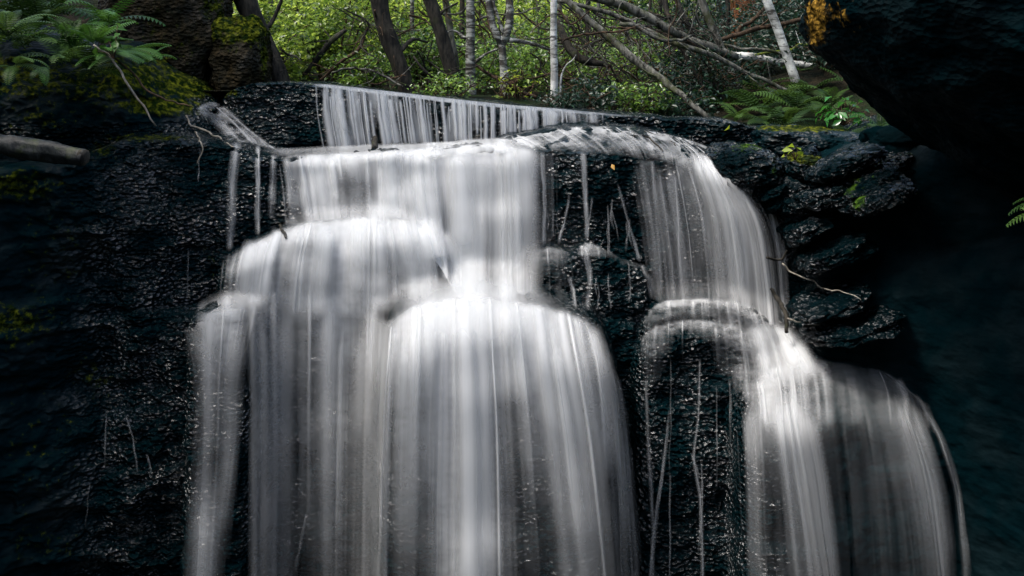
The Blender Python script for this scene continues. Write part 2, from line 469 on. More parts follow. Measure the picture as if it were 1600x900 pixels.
# moss patches (photo position -> where on the rock they grow)
pxg = 800 + V[..., 0] / V[..., 1] * FPX
pyg = HOR - (V[..., 2] - CZ) / V[..., 1] * FPX
moss = np.zeros(X.shape)
for (mx, my, rx, ry, am) in [(20, 290, 100, 36, 0.62), (20, 505, 85, 50, 0.55), (150, 590, 60, 60, 0.42), (330, 390, 40, 60, 0.34), (200, 120, 190, 70, 0.66), (60, 120, 160, 60, 0.6), (300, 130, 60, 26, 1.15), (250, 165, 80, 18, 0.95), (230, 215, 90, 8, 0.7),
                             (180, 560, 60, 90, 0.28), (60, 700, 130, 200, 0.30), (80, 400, 120, 150, 0.33), (160, 235, 40, 22, 0.55), (170, 130, 120, 40, 0.5), (60, 850, 120, 60, 0.35),
                             (1270, 202, 85, 6, 1.0), (1215, 232, 60, 10, 0.4), (1320, 285, 50, 20, 0.4), (50, 180, 130, 60, 0.4), (360, 145, 30, 12, 0.6), (1000, 700, 60, 150, 0.1)]:
    moss = np.maximum(moss, am * np.exp(-((pxg - mx) / rx) ** 2 - ((pyg - my) / ry) ** 2))
shade_dull = np.clip(sstep((230 - pxg) / 200) * sstep((pyg - 220) / 40) * 0.95 + 0.98 * sstep((pxg - 1225) / 90) * sstep((pyg - 180) / 60) + 0.85 * sstep((205 - pyg) / 20) * sstep((330 - pxg) / 60), 0, 1)  # shade put into the finish: far left, left bank and right wall
used = np.unique(Q); remap = -np.ones(nx * nz, dtype=np.int64); remap[used] = np.arange(len(used))
cliff = mesh_obj("cliff", V.reshape(-1, 3)[used], remap[Q], ROCK, None, {"moss": moss.ravel()[used], "shade_dull": shade_dull.ravel()[used]})
tag(cliff, "dark wet stepped rock face behind the falling water", None, kind="structure")

# distance to the rock along each sight line, used to lay water on the rock
bpy.context.view_layer.update()
bvh = BVHTree.FromObject(cliff, bpy.context.evaluated_depsgraph_get())
GS = 4
gx = np.arange(240, 1620, GS); gy = np.arange(100, 985, GS)
DM = np.full((len(gx), len(gy)), 11.0)
o = Vector((0, 0, CZ))
for i, ax in enumerate(gx):
    for j, ay in enumerate(gy):
        d = Vector(((ax - 800) / FPX, 1.0, (HOR - ay) / FPX))
        L = d.length
        h = bvh.ray_cast(o, d / L, 40)
        if h[0] is not None: DM[i, j] = h[0].y
DMs = gblur(gblur(DM, 1.0, 0), 1.0, 1)

def depth_at(px, py):
    a = np.clip((px - gx[0]) / GS, 0, len(gx) - 1.001); b = np.clip((py - gy[0]) / GS, 0, len(gy) - 1.001)
    i = a.astype(int); j = b.astype(int); fa = a - i; fb = b - j
    D = DMs
    return (D[i, j] * (1 - fa) + D[i + 1, j] * fa) * (1 - fb) + (D[i, j + 1] * (1 - fa) + D[i + 1, j + 1] * fa) * fb

#PART2
# ------------------------------------------------------------------ falling water, laid as thin veils that follow the rock and drop free from its edges
def veil(name, label, guides, dens, nv=80, contrast=0.6, edge=(14, 14), vin=8, vout=40, eps=0.03, seed=0, strand=None, mottle=0.0, vfreq=1.0, bulge=0.0, lam=(30, 11, 4.5, 2.0), step=1.25, group=None, cat="waterfall", free=True, fixY=None, ns=None, sw=(9, 64), base=0.85, sgain=0.55, power=1.5, over=0.03, rag=0.35):
    r = np.random.default_rng(seed + 5000)
    ng = len(guides)
    G = np.stack([spline(g, nv) for g in guides], 0)                    # ng, nv, 2
    gp = np.r_[0, np.cumsum(np.linalg.norm(np.diff(G.mean(1), axis=0), axis=1))]
    width = max(np.linalg.norm(np.diff(G, axis=0), axis=2).sum(0).max(), 3)
    nu = int(max(7, width / step))
    u = np.linspace(0, gp[-1], nu)
    PX = np.stack([np.interp(u, gp, G[:, k, 0]) for k in range(nv)], 1)
    PY = np.stack([np.interp(u, gp, G[:, k, 1]) for k in range(nv)], 1)
    sm = nu / max(ng - 1, 1) * 0.22
    if ng > 2: PX = gblur(PX, sm, 0); PY = gblur(PY, sm, 0)
    v = np.linspace(0, 1, nv)
    dd = np.stack([np.interp(v, np.linspace(0, 1, len(q)), q) for q in dens], 0)
    Db = np.stack([np.interp(u, gp, dd[:, k]) for k in range(nv)], 1)
    Db = gblur(Db, sm * 0.8, 0)
    un = u / gp[-1] * width
    U = un[:, None]; W = v[None, :] * vfreq
    wob = 0.12 * lam[1] * vnoise(U / 30, W * 5.0, 0.2, seed + 31)
    Uw = U + wob
    n = 0.55 * vnoise(Uw / lam[0], W * 2.2, 0.3, seed) + 0.45 * vnoise(Uw / lam[1], W * 1.8, 1.3, seed + 1) + 0.34 * vnoise(Uw / lam[2], W * 1.4, 2.3, seed + 2) + 0.24 * vnoise(Uw / lam[3], W * 1.2, 3.3, seed + 3)
    ln = np.linalg.norm(np.diff(np.stack([PX, PY], -1), axis=1), axis=2)
    s = np.concatenate([np.zeros((nu, 1)), np.cumsum(ln, 1)], 1)
    jag = 1 + rag * vnoise(un / 26, 0.2, 0.7, seed + 5)[:, None] + 0.6 * rag * vnoise(un / 9, 0.2, 0.7, seed + 6)[:, None]
    jag = np.clip(jag, 0.25, 2.4)
    Db = Db * sstep(s / (vin * jag + 0.01)) * sstep((s[:, -1:] - s) / (vout * jag + 0.01))
    Db = np.where(Db < 1, np.clip(Db, 0, 1) ** power, Db)
    if strand is not None:
        D = Db * sstep((n + strand[0]) / strand[1])
    else:
        D = Db * np.exp(contrast * 1.5 * n * (0.25 + 0.95 * sstep(v / 0.45))[None, :]) * 0.93
    if mottle > 0:
        mn = fbm(PX / 15, PY / 7, 0.5, 4, seed + 9)
        D = D * np.clip(1 + 1.2 * mottle * mn, 0, 2.4) * (1 - 0.2 * min(mottle, 1))
    ej = 0.75 * vnoise(0.1, W * 3.1, 0.9, seed + 21) + 0.5 * vnoise(0.1, W * 9.0, 0.4, seed + 22)
    ek = min(2.2, 0.48 * width / max(edge[0], edge[1], 0.01))
    e0 = sstep(U / max(edge[0] * ek, 0.01) - 0.25 * ej); e1 = sstep((width - U) / max(edge[1] * ek, 0.01) - 0.25 * ej)
    D = D * e0 * e1 * base
    al = np.clip(1 - np.exp(-1.25 * D), 0, 0.96)
    raw = depth_at(PX, PY)
    if free:
        for _ in range(5 if nu > 40 else 2):
            raw[1:-1] = np.minimum(raw[1:-1], np.minimum(raw[:-2], raw[2:]))
    raw = gblur(gblur(raw, 9.0 if nu > 60 else 4.0, 0), 2.0, 1)
    Y = raw - eps
    if free: Y = np.minimum.accumulate(Y, axis=1)
    Y = gblur(gblur(Y, 0.045 * nv if free else 1.6, 1), 5.0 if nu > 60 else 2.0, 0)
    Y = Y - eps * 0.3
    if bulge: Y = Y - bulge * np.sin(np.pi * v)[None, :]
    if fixY is not None: Y = np.full_like(Y, fixY)
    Y = Y + 0.006 * n
    acc = Acc()
    def put(px, py, yy, al_):
        a_, b_ = px.shape
        Vx = np.stack([(px - 800) / FPX * yy, yy, CZ + (HOR - py) / FPX * yy], -1).reshape(-1, 3)
        ii = np.arange(a_ * b_).reshape(a_, b_)
        Q = np.stack([ii[:-1, :-1], ii[:-1, 1:], ii[1:, 1:], ii[1:, :-1]], -1).reshape(-1, 4)
        av = al_.ravel()
        Q = Q[av[Q].max(1) > 0.02]
        if len(Q) == 0: return
        us = np.unique(Q); rm = -np.ones(a_ * b_, dtype=np.int64); rm[us] = np.arange(len(us))
        acc.add(Vx[us], rm[Q], veil=av[us])
    put(PX, PY, Y, al)
    # single strands and threads of the same sheet, each with its own width, strength and start
    K = ns if ns is not None else int(width / 8)
    c = np.linspace(-1, 1, 9)
    for k in range(K):
        w = sw[0] + (sw[1] - sw[0]) * r.random() ** 1.7
        f0 = r.uniform(-over, 1 + over) * (nu - 1)
        w = min(w, width * 0.6, 5 + 2.2 * max(min(f0, nu - 1 - f0), 0) * step)
        dr = (2.0 * vnoise(v * 1.5, r.uniform(0, 99), 0.5, seed) + 1.2 * vnoise(v * 5, r.uniform(0, 99), 0.5, seed)) * min(1, w / 10)
        fi = np.clip(f0 + dr / step * 0.8, 0, nu - 1.001); i0 = fi.astype(int); fr = fi - i0; jj = np.arange(nv)
        def at(A): return A[i0, jj] * (1 - fr) + A[np.minimum(i0 + 1, nu - 1), jj] * fr
        cx, cy, cY, cD = at(PX), at(PY), at(Y), at(Db * (0.35 + 0.65 * e0 * e1))
        out = max(0 - f0, f0 - (nu - 1), 0) * step
        if f0 < 0: cx = cx - out
        elif f0 > nu - 1: cx = cx + out
        T = np.stack([np.gradient(cx), np.gradient(cy)], 1); T /= np.linalg.norm(T, axis=1)[:, None] + 1e-9
        wv = w * (0.75 + 0.35 * v + 0.25 * vnoise(v * 4, k, 0.1, seed + 40)) * 0.5
        px = cx[None, :] + c[:, None] * wv[None, :] * T[None, :, 1]
        py = cy[None, :] - c[:, None] * wv[None, :] * T[None, :, 0]
        g = math.exp(r.normal() * 0.6) * sgain
        v0, v1 = r.uniform(-0.1, 0.16), r.uniform(0.72, 1.5)
        fade = sstep((v - v0) / 0.10) * (1 - sstep((v - v1 + 0.25) / 0.25)) * np.clip(1 + 0.5 * vnoise(v * 6, k * 3.1, 0.4, seed + 41), 0.2, 1.6)
        a1 = (1 - np.exp(-g * cD * fade))[None, :] * (np.exp(-3.2 * c ** 2) - math.exp(-3.2))[:, None] / (1 - math.exp(-3.2))
        put(px, py, (cY - r.uniform(0.006, 0.05) - 0.012 * k / max(K, 1))[None, :] + 0 * px - 0.012 * (1 - c ** 2)[:, None], np.clip(a1, 0, 0.93))
    ob = acc.build(name, WATER)
    return tag(ob, label, cat, group)

def trickle(label, path, w, dens, seed=0, group="thin single streams", eps=0.03, vin=6, vout=18):
    path = spline(np.array(path, float), 14)
    rj = np.random.default_rng(seed + 77); tj = np.linspace(0, 1, 14)
    path[:, 0] += 1.6 * vnoise(tj * 5, rj.uniform(0, 99), 0.5, 3) + 0.8 * vnoise(tj * 11, rj.uniform(0, 99), 0.5, 4)
    w0, w1 = (w, w) if np.isscalar(w) else w
    n = len(path); ws = np.linspace(w0, w1, n)
    T = np.gradient(path, axis=0); T /= np.linalg.norm(T, axis=1)[:, None] + 1e-9
    Nn = np.stack([T[:, 1], -T[:, 0]], 1)
    g = [np.c_[path + Nn * ws[:, None] * k] for k in (-0.5, 0, 0.5)]
    ds = [0.66 * q for q in dens]; w0 *= 1.2; w1 *= 1.35
    return veil("water_trickle", label, g, [[0.35 * q for q in ds], ds, [0.35 * q for q in ds]], nv=50, contrast=0.8, edge=(w0 * 0.5, w0 * 0.5), vin=vin, vout=vout, eps=eps, seed=seed, vfreq=2.5, lam=(9, 5, 3, 1.5), step=0.9, group=group, cat="trickle", ns=2, sw=(w0 * 0.35, w0 * 0.6), base=0.75, power=1.15, over=-0.2)

# upper curtain
veil("waterfall", "streaked water curtain pouring over the long straight upper ledge",
     [[(497, 130), (500, 180), (511, 240)], [(560, 138), (565, 190), (572, 238)], [(620, 144), (627, 190), (634, 236)], [(700, 153), (702, 190), (704, 232)], [(780, 162), (780, 190), (780, 224)], [(860, 169), (861, 186), (862, 206)], [(945, 178), (945, 186), (945, 196)]],
     [[1.5, 1.1, 1.1], [1.5, 1.0, 1.0], [1.9, 1.4, 1.3], [1.8, 1.3, 1.1], [1.4, 0.95, 0.8], [1.2, 0.75, 0.5], [0.6, 0.3, 0.12]],
     strand=(0.22, 0.55), fixY=9.78, nv=46, ns=120, sw=(2.6, 17), sgain=1.9, power=1.0, base=0.5, rag=0.9, edge=(3, 30), vin=1.5, vout=16, eps=0.035, seed=101, lam=(52, 13, 5, 2.4), vfreq=0.7)
veil("waterfall", "thin white lip of water along the top edge of the upper ledge",
     [[(478, 130), (478, 133)], [(500, 130), (500, 137)], [(600, 141), (600, 149)], [(700, 153), (700, 161)], [(800, 164), (800, 171)], [(860, 168), (860, 175)], [(940, 176), (940, 181)], [(1020, 183), (1020, 186)]],
     [[0.4], [1.6], [1.8], [1.8], [1.6], [1.3], [0.9], [0.2]], nv=8, ns=0, base=1.0, contrast=0.25, edge=(14, 40), vin=1.2, vout=3, eps=0.05, seed=111, fixY=9.80)
# second tier, left half
veil("waterfall", "white veil falling from the second brink onto the left mound",
     [[(432, 238), (440, 290), (446, 352)], [(455, 240), (462, 290), (468, 350)], [(490, 238), (500, 290), (508, 346)], [(530, 237), (536, 290), (540, 342)], [(570, 235), (574, 290), (576, 340)], [(610, 233), (614, 290), (617, 340)], [(650, 231), (652, 290), (655, 348)], [(690, 229), (692, 290), (696, 352)]],
     [[0.6, 0.5, 0.4], [2.0, 1.4, 1.0], [2.0, 1.5, 1.1], [1.5, 0.22, 0.3], [1.9, 0.9, 0.8], [2.0, 1.2, 1.1], [1.3, 1.1, 1.0], [0.5, 0.5, 0.5]],
     nv=60, contrast=0.95, edge=(34, 20), vin=10, vout=2, eps=0.05, seed=121, lam=(26, 10, 4, 2))
# second tier, right half
veil("waterfall", "broad bright veil falling from the second brink between mound and dome",
     [[(612, 232), (616, 300), (630, 380)], [(640, 232), (644, 300), (656, 380)], [(665, 229), (672, 320), (690, 420)], [(700, 226), (706, 330), (712, 466)], [(735, 222), (738, 330), (740, 466)], [(765, 222), (765, 330), (764, 470)], [(790, 224), (793, 330), (795, 468)], [(815, 226), (818, 330), (818, 470)], [(836, 230), (836, 330), (834, 470)], [(866, 234), (868, 320), (866, 430)]],
     [[0.2, 0.3, 0.3], [1.3, 1.3, 1.0], [2.2, 1.8, 1.3], [2.1, 0.65, 0.75], [2.2, 1.4, 1.2], [2.1, 0.75, 0.45], [2.0, 1.3, 0.95], [1.4, 0.6, 0.5], [0.8, 0.36, 0.28], [0.25, 0.14, 0.08]],
     nv=80, contrast=0.85, edge=(24, 34), vin=12, vout=2, eps=0.06, seed=131, lam=(30, 11, 4, 2))
# foam crest along second brink
veil("waterfall", "foaming white pool brim below the upper curtain",
     [[(395, 226), (395, 240)], [(440, 230), (440, 250)], [(500, 227), (500, 255)], [(570, 224), (570, 256)], [(640, 222), (640, 254)], [(700, 220), (700, 250)], [(750, 214), (750, 248)], [(800, 214), (800, 242)], [(850, 216), (850, 236)]],
     [[0.3], [0.6], [0.7], [0.8], [1.0], [1.1], [1.2], [0.8], [0.3]], nv=22, contrast=0.4, edge=(20, 30), vin=5, vout=16, eps=0.07, seed=141, free=False, base=0.6, ns=20, sw=(14, 40), sgain=0.4)
# left mound
veil("waterfall", "smooth white water fanning over the rounded left mound",
     [[(352, 392), (348, 430), (344, 486)], [(385, 378), (374, 420), (366, 490)], [(440, 352), (420, 410), (410, 500)], [(490, 341), (476, 400), (466, 510)], [(545, 336), (538, 400), (534, 515)], [(600, 333), (604, 400), (606, 510)], [(645, 338), (664, 400), (670, 500)], [(680, 352), (704, 400), (712, 490)], [(700, 366), (722, 410), (732, 484)]],
     [[0.6, 0.65, 0.55], [0.9, 0.75, 0.65], [1.2, 0.75, 0.6], [1.6, 0.75, 0.6], [2.0, 1.05, 0.8], [2.1, 0.55, 0.35], [2.0, 1.0, 0.7], [1.5, 1.0, 0.9], [0.8, 0.6, 0.5]],
     nv=80, mottle=0.25, contrast=0.6, edge=(30, 34), vin=16, vout=44, eps=0.05, seed=151, lam=(34, 12, 4.5, 2))
veil("waterfall", "soft mist where the second tier veil lands on the left mound",
     [[(425, 334), (420, 410)], [(480, 310), (474, 405)], [(540, 298), (540, 405)], [(600, 294), (602, 405)], [(650, 302), (658, 410)], [(696, 330), (708, 430)]],
     [[0.2, 0.1], [0.55, 0.2], [0.75, 0.25], [0.8, 0.25], [0.75, 0.25], [0.35, 0.15]], nv=34, contrast=0.2, edge=(30, 30), vin=44, vout=52, eps=0.09, seed=156, free=False, ns=6, sw=(30, 60), base=0.8)
# lower left curtain
veil("waterfall", "faint grey veil sliding down the flat wall below the left mound",
     [[(378, 452), (384, 680), (384, 960)], [(402, 446), (408, 680), (406, 960)], [(425, 446), (426, 680), (424, 960)], [(462, 446), (458, 680), (455, 960)], [(500, 446), (500, 680), (500, 960)], [(535, 446), (528, 680), (526, 960)], [(565, 446), (560, 680), (556, 960)], [(605, 450), (600, 680), (596, 960)]],
     [[0.22, 0.22, 0.20, 0.16], [0.52, 0.46, 0.42, 0.32], [0.52, 0.42, 0.36, 0.26], [0.50, 0.16, 0.10, 0.08], [0.65, 0.32, 0.20, 0.13], [1.05, 0.62, 0.38, 0.22], [0.65, 0.30, 0.19, 0.13], [0.45, 0.24, 0.16, 0.11]],
     nv=110, contrast=0.7, edge=(12, 16), vin=22, vout=30, eps=0.04, seed=161, mottle=0.25, lam=(26, 9, 3.5, 1.7))
# left shelf
veil("waterfall", "grey veil spilling off the small left shelf at the edge of the falls",
     [[(288, 520), (304, 600), (302, 720), (288, 960)], [(305, 496), (316, 600), (314, 720), (302, 960)], [(330, 481), (328, 600), (328, 720), (316, 960)], [(352, 476), (344, 600), (340, 720), (326, 960)], [(378, 474), (362, 600), (360, 700), (330, 960)], [(404, 470), (378, 600), (372, 700), (342, 960)]],
     [[0.28, 0.28, 0.25, 0.25, 0.22], [0.80, 0.50, 0.38, 0.46, 0.38], [0.95, 0.42, 0.20, 0.52, 0.42], [1.25, 0.36, 0.16, 0.42, 0.32], [0.85, 0.44, 0.42, 0.12, 0.08], [0.75, 0.10, 0.06, 0.03, 0.02]],
     nv=100, contrast=0.9, edge=(34, 26), vin=14, vout=30, eps=0.04, seed=171, mottle=0.5, lam=(20, 8, 3.5, 1.8))
veil("waterfall", "soft splash where the left mound drains onto the small left shelf",
     [[(300, 474), (296, 520)], [(325, 456), (322, 520)], [(350, 446), (346, 520)], [(380, 444), (376, 516)], [(420, 448), (416, 510)]], [[0.3, 0.2], [0.6, 0.3], [0.8, 0.3], [0.7, 0.2], [0.3, 0.1]], nv=24, contrast=0.3, edge=(30, 30), vin=26, vout=34, eps=0.05, seed=176, free=False, ns=6, sw=(20, 40))
# central dome
veil("waterfall", "brightest silky white water pouring over the big central dome",
     [[(588, 520), (588, 680), (582, 970)], [(612, 490), (606, 680), (602, 970)], [(640, 474), (634, 680), (630, 970)], [(672, 464), (668, 680), (664, 970)], [(705, 459), (706, 680), (704, 970)], [(738, 456), (746, 680), (748, 970)], [(766, 458), (778, 680), (784, 970)], [(792, 464), (808, 680), (822, 970)], [(822, 468), (846, 680), (868, 970)], [(855, 474), (886, 680), (918, 970)], [(888, 484), (922, 680), (954, 970)], [(918, 498), (946, 680), (972, 970)]],
     [[0.8, 0.35, 0.30, 0.22], [1.8, 0.66, 0.28, 0.17], [2.2, 0.72, 0.34, 0.22], [2.3, 0.52, 0.20, 0.14], [2.4, 1.7, 1.15, 0.85], [2.4, 1.9, 1.5, 1.1], [2.2, 0.80, 0.50, 0.40], [2.1, 0.30, 0.10, 0.08], [2.1, 0.75, 0.22, 0.14], [1.8, 1.05, 0.48, 0.34], [1.2, 0.70, 0.42, 0.30], [0.6, 0.35, 0.28, 0.26]],
     nv=130, mottle=0.22, contrast=0.55, edge=(46, 50), vin=22, vout=30, eps=0.05, seed=181, lam=(40, 13, 5, 2))
veil("waterfall", "soft foam cap where the broad veil lands on the central dome",
     [[(606, 456), (600, 560)], [(650, 432), (645, 560)], [(700, 420), (700, 570)], [(745, 416), (748, 570)], [(800, 424), (808, 570)], [(850, 440), (866, 570)], [(896, 462), (912, 570)]],
     [[0.3, 0.1], [0.75, 0.25], [1.05, 0.4], [1.15, 0.4], [1.0, 0.25], [0.6, 0.15], [0.25, 0.1]], nv=30, contrast=0.25, edge=(30, 40), vin=54, vout=60, eps=0.10, seed=186, free=False, ns=6, sw=(30, 60), base=0.8)
veil("waterfall", "thin clear film with ripples on the right shoulder of the central dome",
     [[(868, 474), (904, 580), (920, 780)], [(900, 486), (928, 590), (942, 790)], [(930, 502), (948, 600), (962, 790)], [(946, 520), (958, 610), (970, 790)]],
     [[0.8, 0.45, 0.2], [0.65, 0.36, 0.18], [0.5, 0.32, 0.18], [0.3, 0.25, 0.15]], nv=50, contrast=0.5, edge=(20, 16), vin=14, vout=110, eps=0.03, seed=188, mottle=0.6)
trickle("long bright strand down the right edge of the central dome", [(944, 530), (952, 560), (962, 650), (970, 760), (978, 960)], (10, 15), [0.5, 1.0, 0.7, 0.5, 0.4], 190, None)
veil("waterfall", "thin grey veil in the corner between the left curtain and the central dome",
     [[(556, 470), (556, 680), (552, 970)], [(582, 478), (576, 680), (572, 970)], [(604, 490), (594, 680), (590, 970)], [(630, 500), (612, 680), (608, 970)]],
     [[0.3, 0.3, 0.26, 0.2], [0.6, 0.5, 0.4, 0.3], [0.7, 0.55, 0.45, 0.34], [0.4, 0.35, 0.3, 0.22]], nv=90, contrast=0.7, edge=(22, 22), vin=26, vout=30, eps=0.12, seed=196, sw=(6, 26))
veil("waterfall", "soft outer flare at the right flank of the central dome",
     [[(905, 520), (930, 640), (950, 970)], [(935, 530), (960, 650), (984, 970)], [(956, 548), (978, 660), (1002, 970)], [(966, 570), (990, 680), (1016, 970)]],
     [[0.3, 0.35, 0.3, 0.25], [0.5, 0.45, 0.4, 0.34], [0.35, 0.38, 0.34, 0.28], [0.1, 0.15, 0.15, 0.12]], nv=90, contrast=0.9, edge=(22, 26), vin=50, vout=30, eps=0.05, seed=198, sw=(5, 22))
# domed shelf film
veil("waterfall", "thin shining film of water spread over the top of the domed shelf",
     [[(772, 216), (800, 226), (828, 238)], [(820, 205), (850, 222), (880, 240)], [(870, 200), (900, 220), (930, 242)], [(930, 196), (965, 222), (985, 250)], [(990, 200), (1030, 228), (1040, 262)], [(1040, 208), (1080, 240), (1085, 278)], [(1090, 222), (1130, 256), (1130, 300)], [(1130, 240), (1165, 275), (1170, 320)], [(1170, 266), (1195, 300), (1200, 340)]],
     [[1.1, 0.9, 0.4], [1.0, 0.5, 0.45], [0.95, 0.42, 0.5], [1.0, 0.46, 0.6], [0.8, 0.48, 0.6], [0.7, 0.5, 0.6], [0.65, 0.65, 0.6], [0.55, 0.6, 0.6], [0.4, 0.4, 0.3]],
     nv=44, contrast=0.7, edge=(12, 10), vin=4, vout=26, eps=0.02, seed=201, mottle=1.0, free=False, ns=46, sw=(2.5, 10), sgain=0.6)
# dome right curtain
veil("waterfall", "white curtain arching off the right end of the domed shelf",
     [[(978, 248), (996, 340), (1004, 400), (1012, 470)], [(1040, 244), (1052, 340), (1060, 400), (1066, 476)], [(1066, 236), (1090, 330), (1098, 400), (1104, 478)], [(1088, 232), (1122, 320), (1134, 400), (1140, 482)], [(1108, 238), (1156, 330), (1172, 400), (1180, 490)], [(1130, 250), (1180, 340), (1196, 420), (1206, 510)], [(1152, 268), (1198, 350), (1214, 430), (1222, 530)]],
     [[0.10, 0.22, 0.18, 0.10], [0.34, 0.40, 0.32, 0.2], [0.55, 0.42, 0.34, 0.26], [1.5, 0.62, 0.40, 0.28], [2.0, 1.3, 0.8, 0.45], [1.3, 1.25, 1.0, 0.8], [0.35, 0.4, 0.4, 0.45]],
     nv=80, contrast=0.8, edge=(12, 14), vin=34, vout=6, eps=0.05, seed=211, lam=(24, 9, 4, 2), ns=34, sw=(4, 24), sgain=0.9, rag=0.9)
veil("waterfall", "slim outer strand leaving the far right tip of the domed shelf",
     [[(1172, 284), (1192, 330), (1206, 400), (1214, 500)], [(1184, 284), (1208, 330), (1222, 400), (1228, 500)], [(1192, 288), (1218, 330), (1232, 400), (1240, 500)]],
     [[0.5, 0.35, 0.25, 0.3], [1.2, 0.7, 0.45, 0.4], [0.6, 0.35, 0.25, 0.2]], nv=60, contrast=0.6, edge=(6, 8), vin=8, vout=20, eps=0.05, seed=221)
# streams under the dome
for i, (lab, pth, w, dn) in enumerate([
    ("thin stream beside the broad veil, landing on the small knobbly rock", [(848, 236), (850, 300), (850, 386)], (11, 9), [0.8, 0.8, 0.8, 0.9]),
    ("slanting stream that leans left onto the small knobbly rock", [(890, 300), (882, 345), (872, 386)], (6, 8), [0.3, 0.7, 0.9]),
    ("forked stream falling from the middle of the domed shelf", [(911, 236), (914, 300), (918, 380)], (14, 8), [1.0, 0.9, 1.0]),
    ("short side branch joining the forked stream", [(926, 306), (922, 335), (917, 370)], 5, [0.4, 0.6]),
    ("dotted line of drips under the domed shelf", [(950, 318), (951, 360), (952, 404)], 4, [0.3, 0.7, 0.5]),
    ("faint slanting thread right of the drips", [(953, 318), (962, 350), (968, 384)], 4, [0.2, 0.4, 0.3]),
    ("diagonal stream running right down to the lower ledge", [(965, 286), (983, 350), (1000, 412)], (6, 8), [0.35, 0.6, 0.7]),
    ("straight bright stream at the dark hollow under the dome", [(1019, 250), (1023, 300), (1030, 380), (1034, 462)], (9, 10), [0.9, 0.85, 0.7, 0.3]),
    ("second straight stream in front of the dark hollow", [(1055, 272), (1060, 340), (1064, 468)], (9, 10), [0.8, 0.7, 0.35]),
    ("faint broad streak between the two straight streams", [(1030, 286), (1044, 340), (1058, 380)], (12, 16), [0.3, 0.35, 0.1]),
]):
    trickle(lab, pth, w, dn, 300 + i * 7)
# small knobbly rock
veil("waterfall", "little skirt of water over the left end of the small knobbly rock",
     [[(822, 400), (826, 440), (828, 476)], [(840, 388), (842, 430), (842, 478)], [(858, 384), (862, 430), (862, 480)], [(878, 386), (884, 430), (888, 484)], [(890, 394), (898, 440), (902, 490)]],
     [[0.04, 0.05, 0.05, 0.05], [0.5, 0.14, 0.12, 0.1], [0.9, 0.12, 0.08, 0.06], [0.6, 0.14, 0.14, 0.1], [0.2, 0.22, 0.2, 0.16]], nv=44, contrast=0.9, edge=(14, 14), vin=5, vout=14, eps=0.03, seed=231, lam=(16, 7, 3.5, 2), base=0.6, ns=9, sw=(3, 8), mottle=0.7)
veil("waterfall", "glistening film and small splashes on the top of the small knobbly rock",
     [[(898, 384), (900, 408)], [(918, 376), (920, 412)], [(940, 384), (942, 408)], [(966, 400), (968, 420)], [(996, 408), (998, 432)], [(1014, 424), (1018, 452)], [(1024, 446), (1028, 478)]],
     [[0.1, 0.1], [0.8, 0.4], [0.25, 0.16], [0.05, 0.10], [0.12, 0.16], [0.16, 0.22], [0.15, 0.2]], nv=24, contrast=0.7, edge=(8, 8), vin=4, vout=14, eps=0.02, seed=236, free=False, mottle=1.4, ns=12, sw=(3, 9))
trickle("wet splash running over the middle of the small knobbly rock", [(914, 382), (918, 410), (922, 440), (918, 488)], (14, 10), [1.0, 0.6, 0.35, 0.4], 331)
trickle("beaded stream at the right foot of the small knobbly rock", [(890, 430), (895, 460), (900, 488)], (9, 9), [0.9, 0.6, 0.6], 332)
trickle("short stream in the notch below the small knobbly rock", [(950, 456), (954, 470), (955, 488)], 5, [0.6, 0.7], 333)
trickle("splashing stream at the right end of the small knobbly rock", [(1003, 412), (1014, 440), (1020, 470)], (9, 16), [0.7, 0.5, 0.6], 334)
# right shelf
veil("waterfall", "thin bright crest of water along the top of the right shelf",
     [[(1004, 500), (998, 534)], [(1020, 476), (1012, 524)], [(1040, 467), (1035, 520)], [(1075, 464), (1077, 516)], [(1115, 465), (1120, 518)], [(1150, 469), (1160, 524)], [(1180, 478), (1198, 538)], [(1204, 494), (1222, 540)]],
     [[0.15, 0.1, 0.08, 0.06], [0.6, 0.2, 0.14, 0.12], [1.2, 0.3, 0.18, 0.16], [1.2, 0.3, 0.2, 0.16], [0.9, 0.3, 0.22, 0.2], [0.8, 0.4, 0.36, 0.34], [0.8, 0.6, 0.55, 0.5], [0.6, 0.5, 0.5, 0.45]], nv=30, contrast=0.4, edge=(10, 12), vin=6, vout=10, eps=0.03, seed=241, free=False, sw=(5, 18), mottle=0.8)
veil("waterfall", "second lower crest and streaked face of the right shelf",
     [[(996, 530), (994, 570), (996, 640)], [(1020, 508), (1016, 550), (1018, 630)], [(1050, 499), (1050, 535), (1052, 600)], [(1085, 497), (1086, 530), (1088, 590)], [(1120, 500), (1126, 545), (1130, 610)], [(1150, 508), (1158, 570), (1160, 640)], [(1176, 520), (1186, 590), (1186, 660)], [(1200, 532), (1214, 600), (1212, 664)]],
     [[0.12, 0.08, 0.06, 0.05, 0.05], [0.55, 0.20, 0.12, 0.10, 0.08], [0.85, 0.14, 0.05, 0.04, 0.03], [0.75, 0.08, 0.03, 0.03, 0.02], [0.65, 0.2, 0.12, 0.1, 0.1], [0.55, 0.34, 0.28, 0.24, 0.2], [0.55, 0.44, 0.38, 0.34, 0.3], [0.55, 0.5, 0.46, 0.42, 0.38]], nv=60, contrast=0.9, edge=(8, 14), vin=7, vout=46, eps=0.025, seed=245, mottle=0.9, free=False, sw=(3, 16), ns=34)
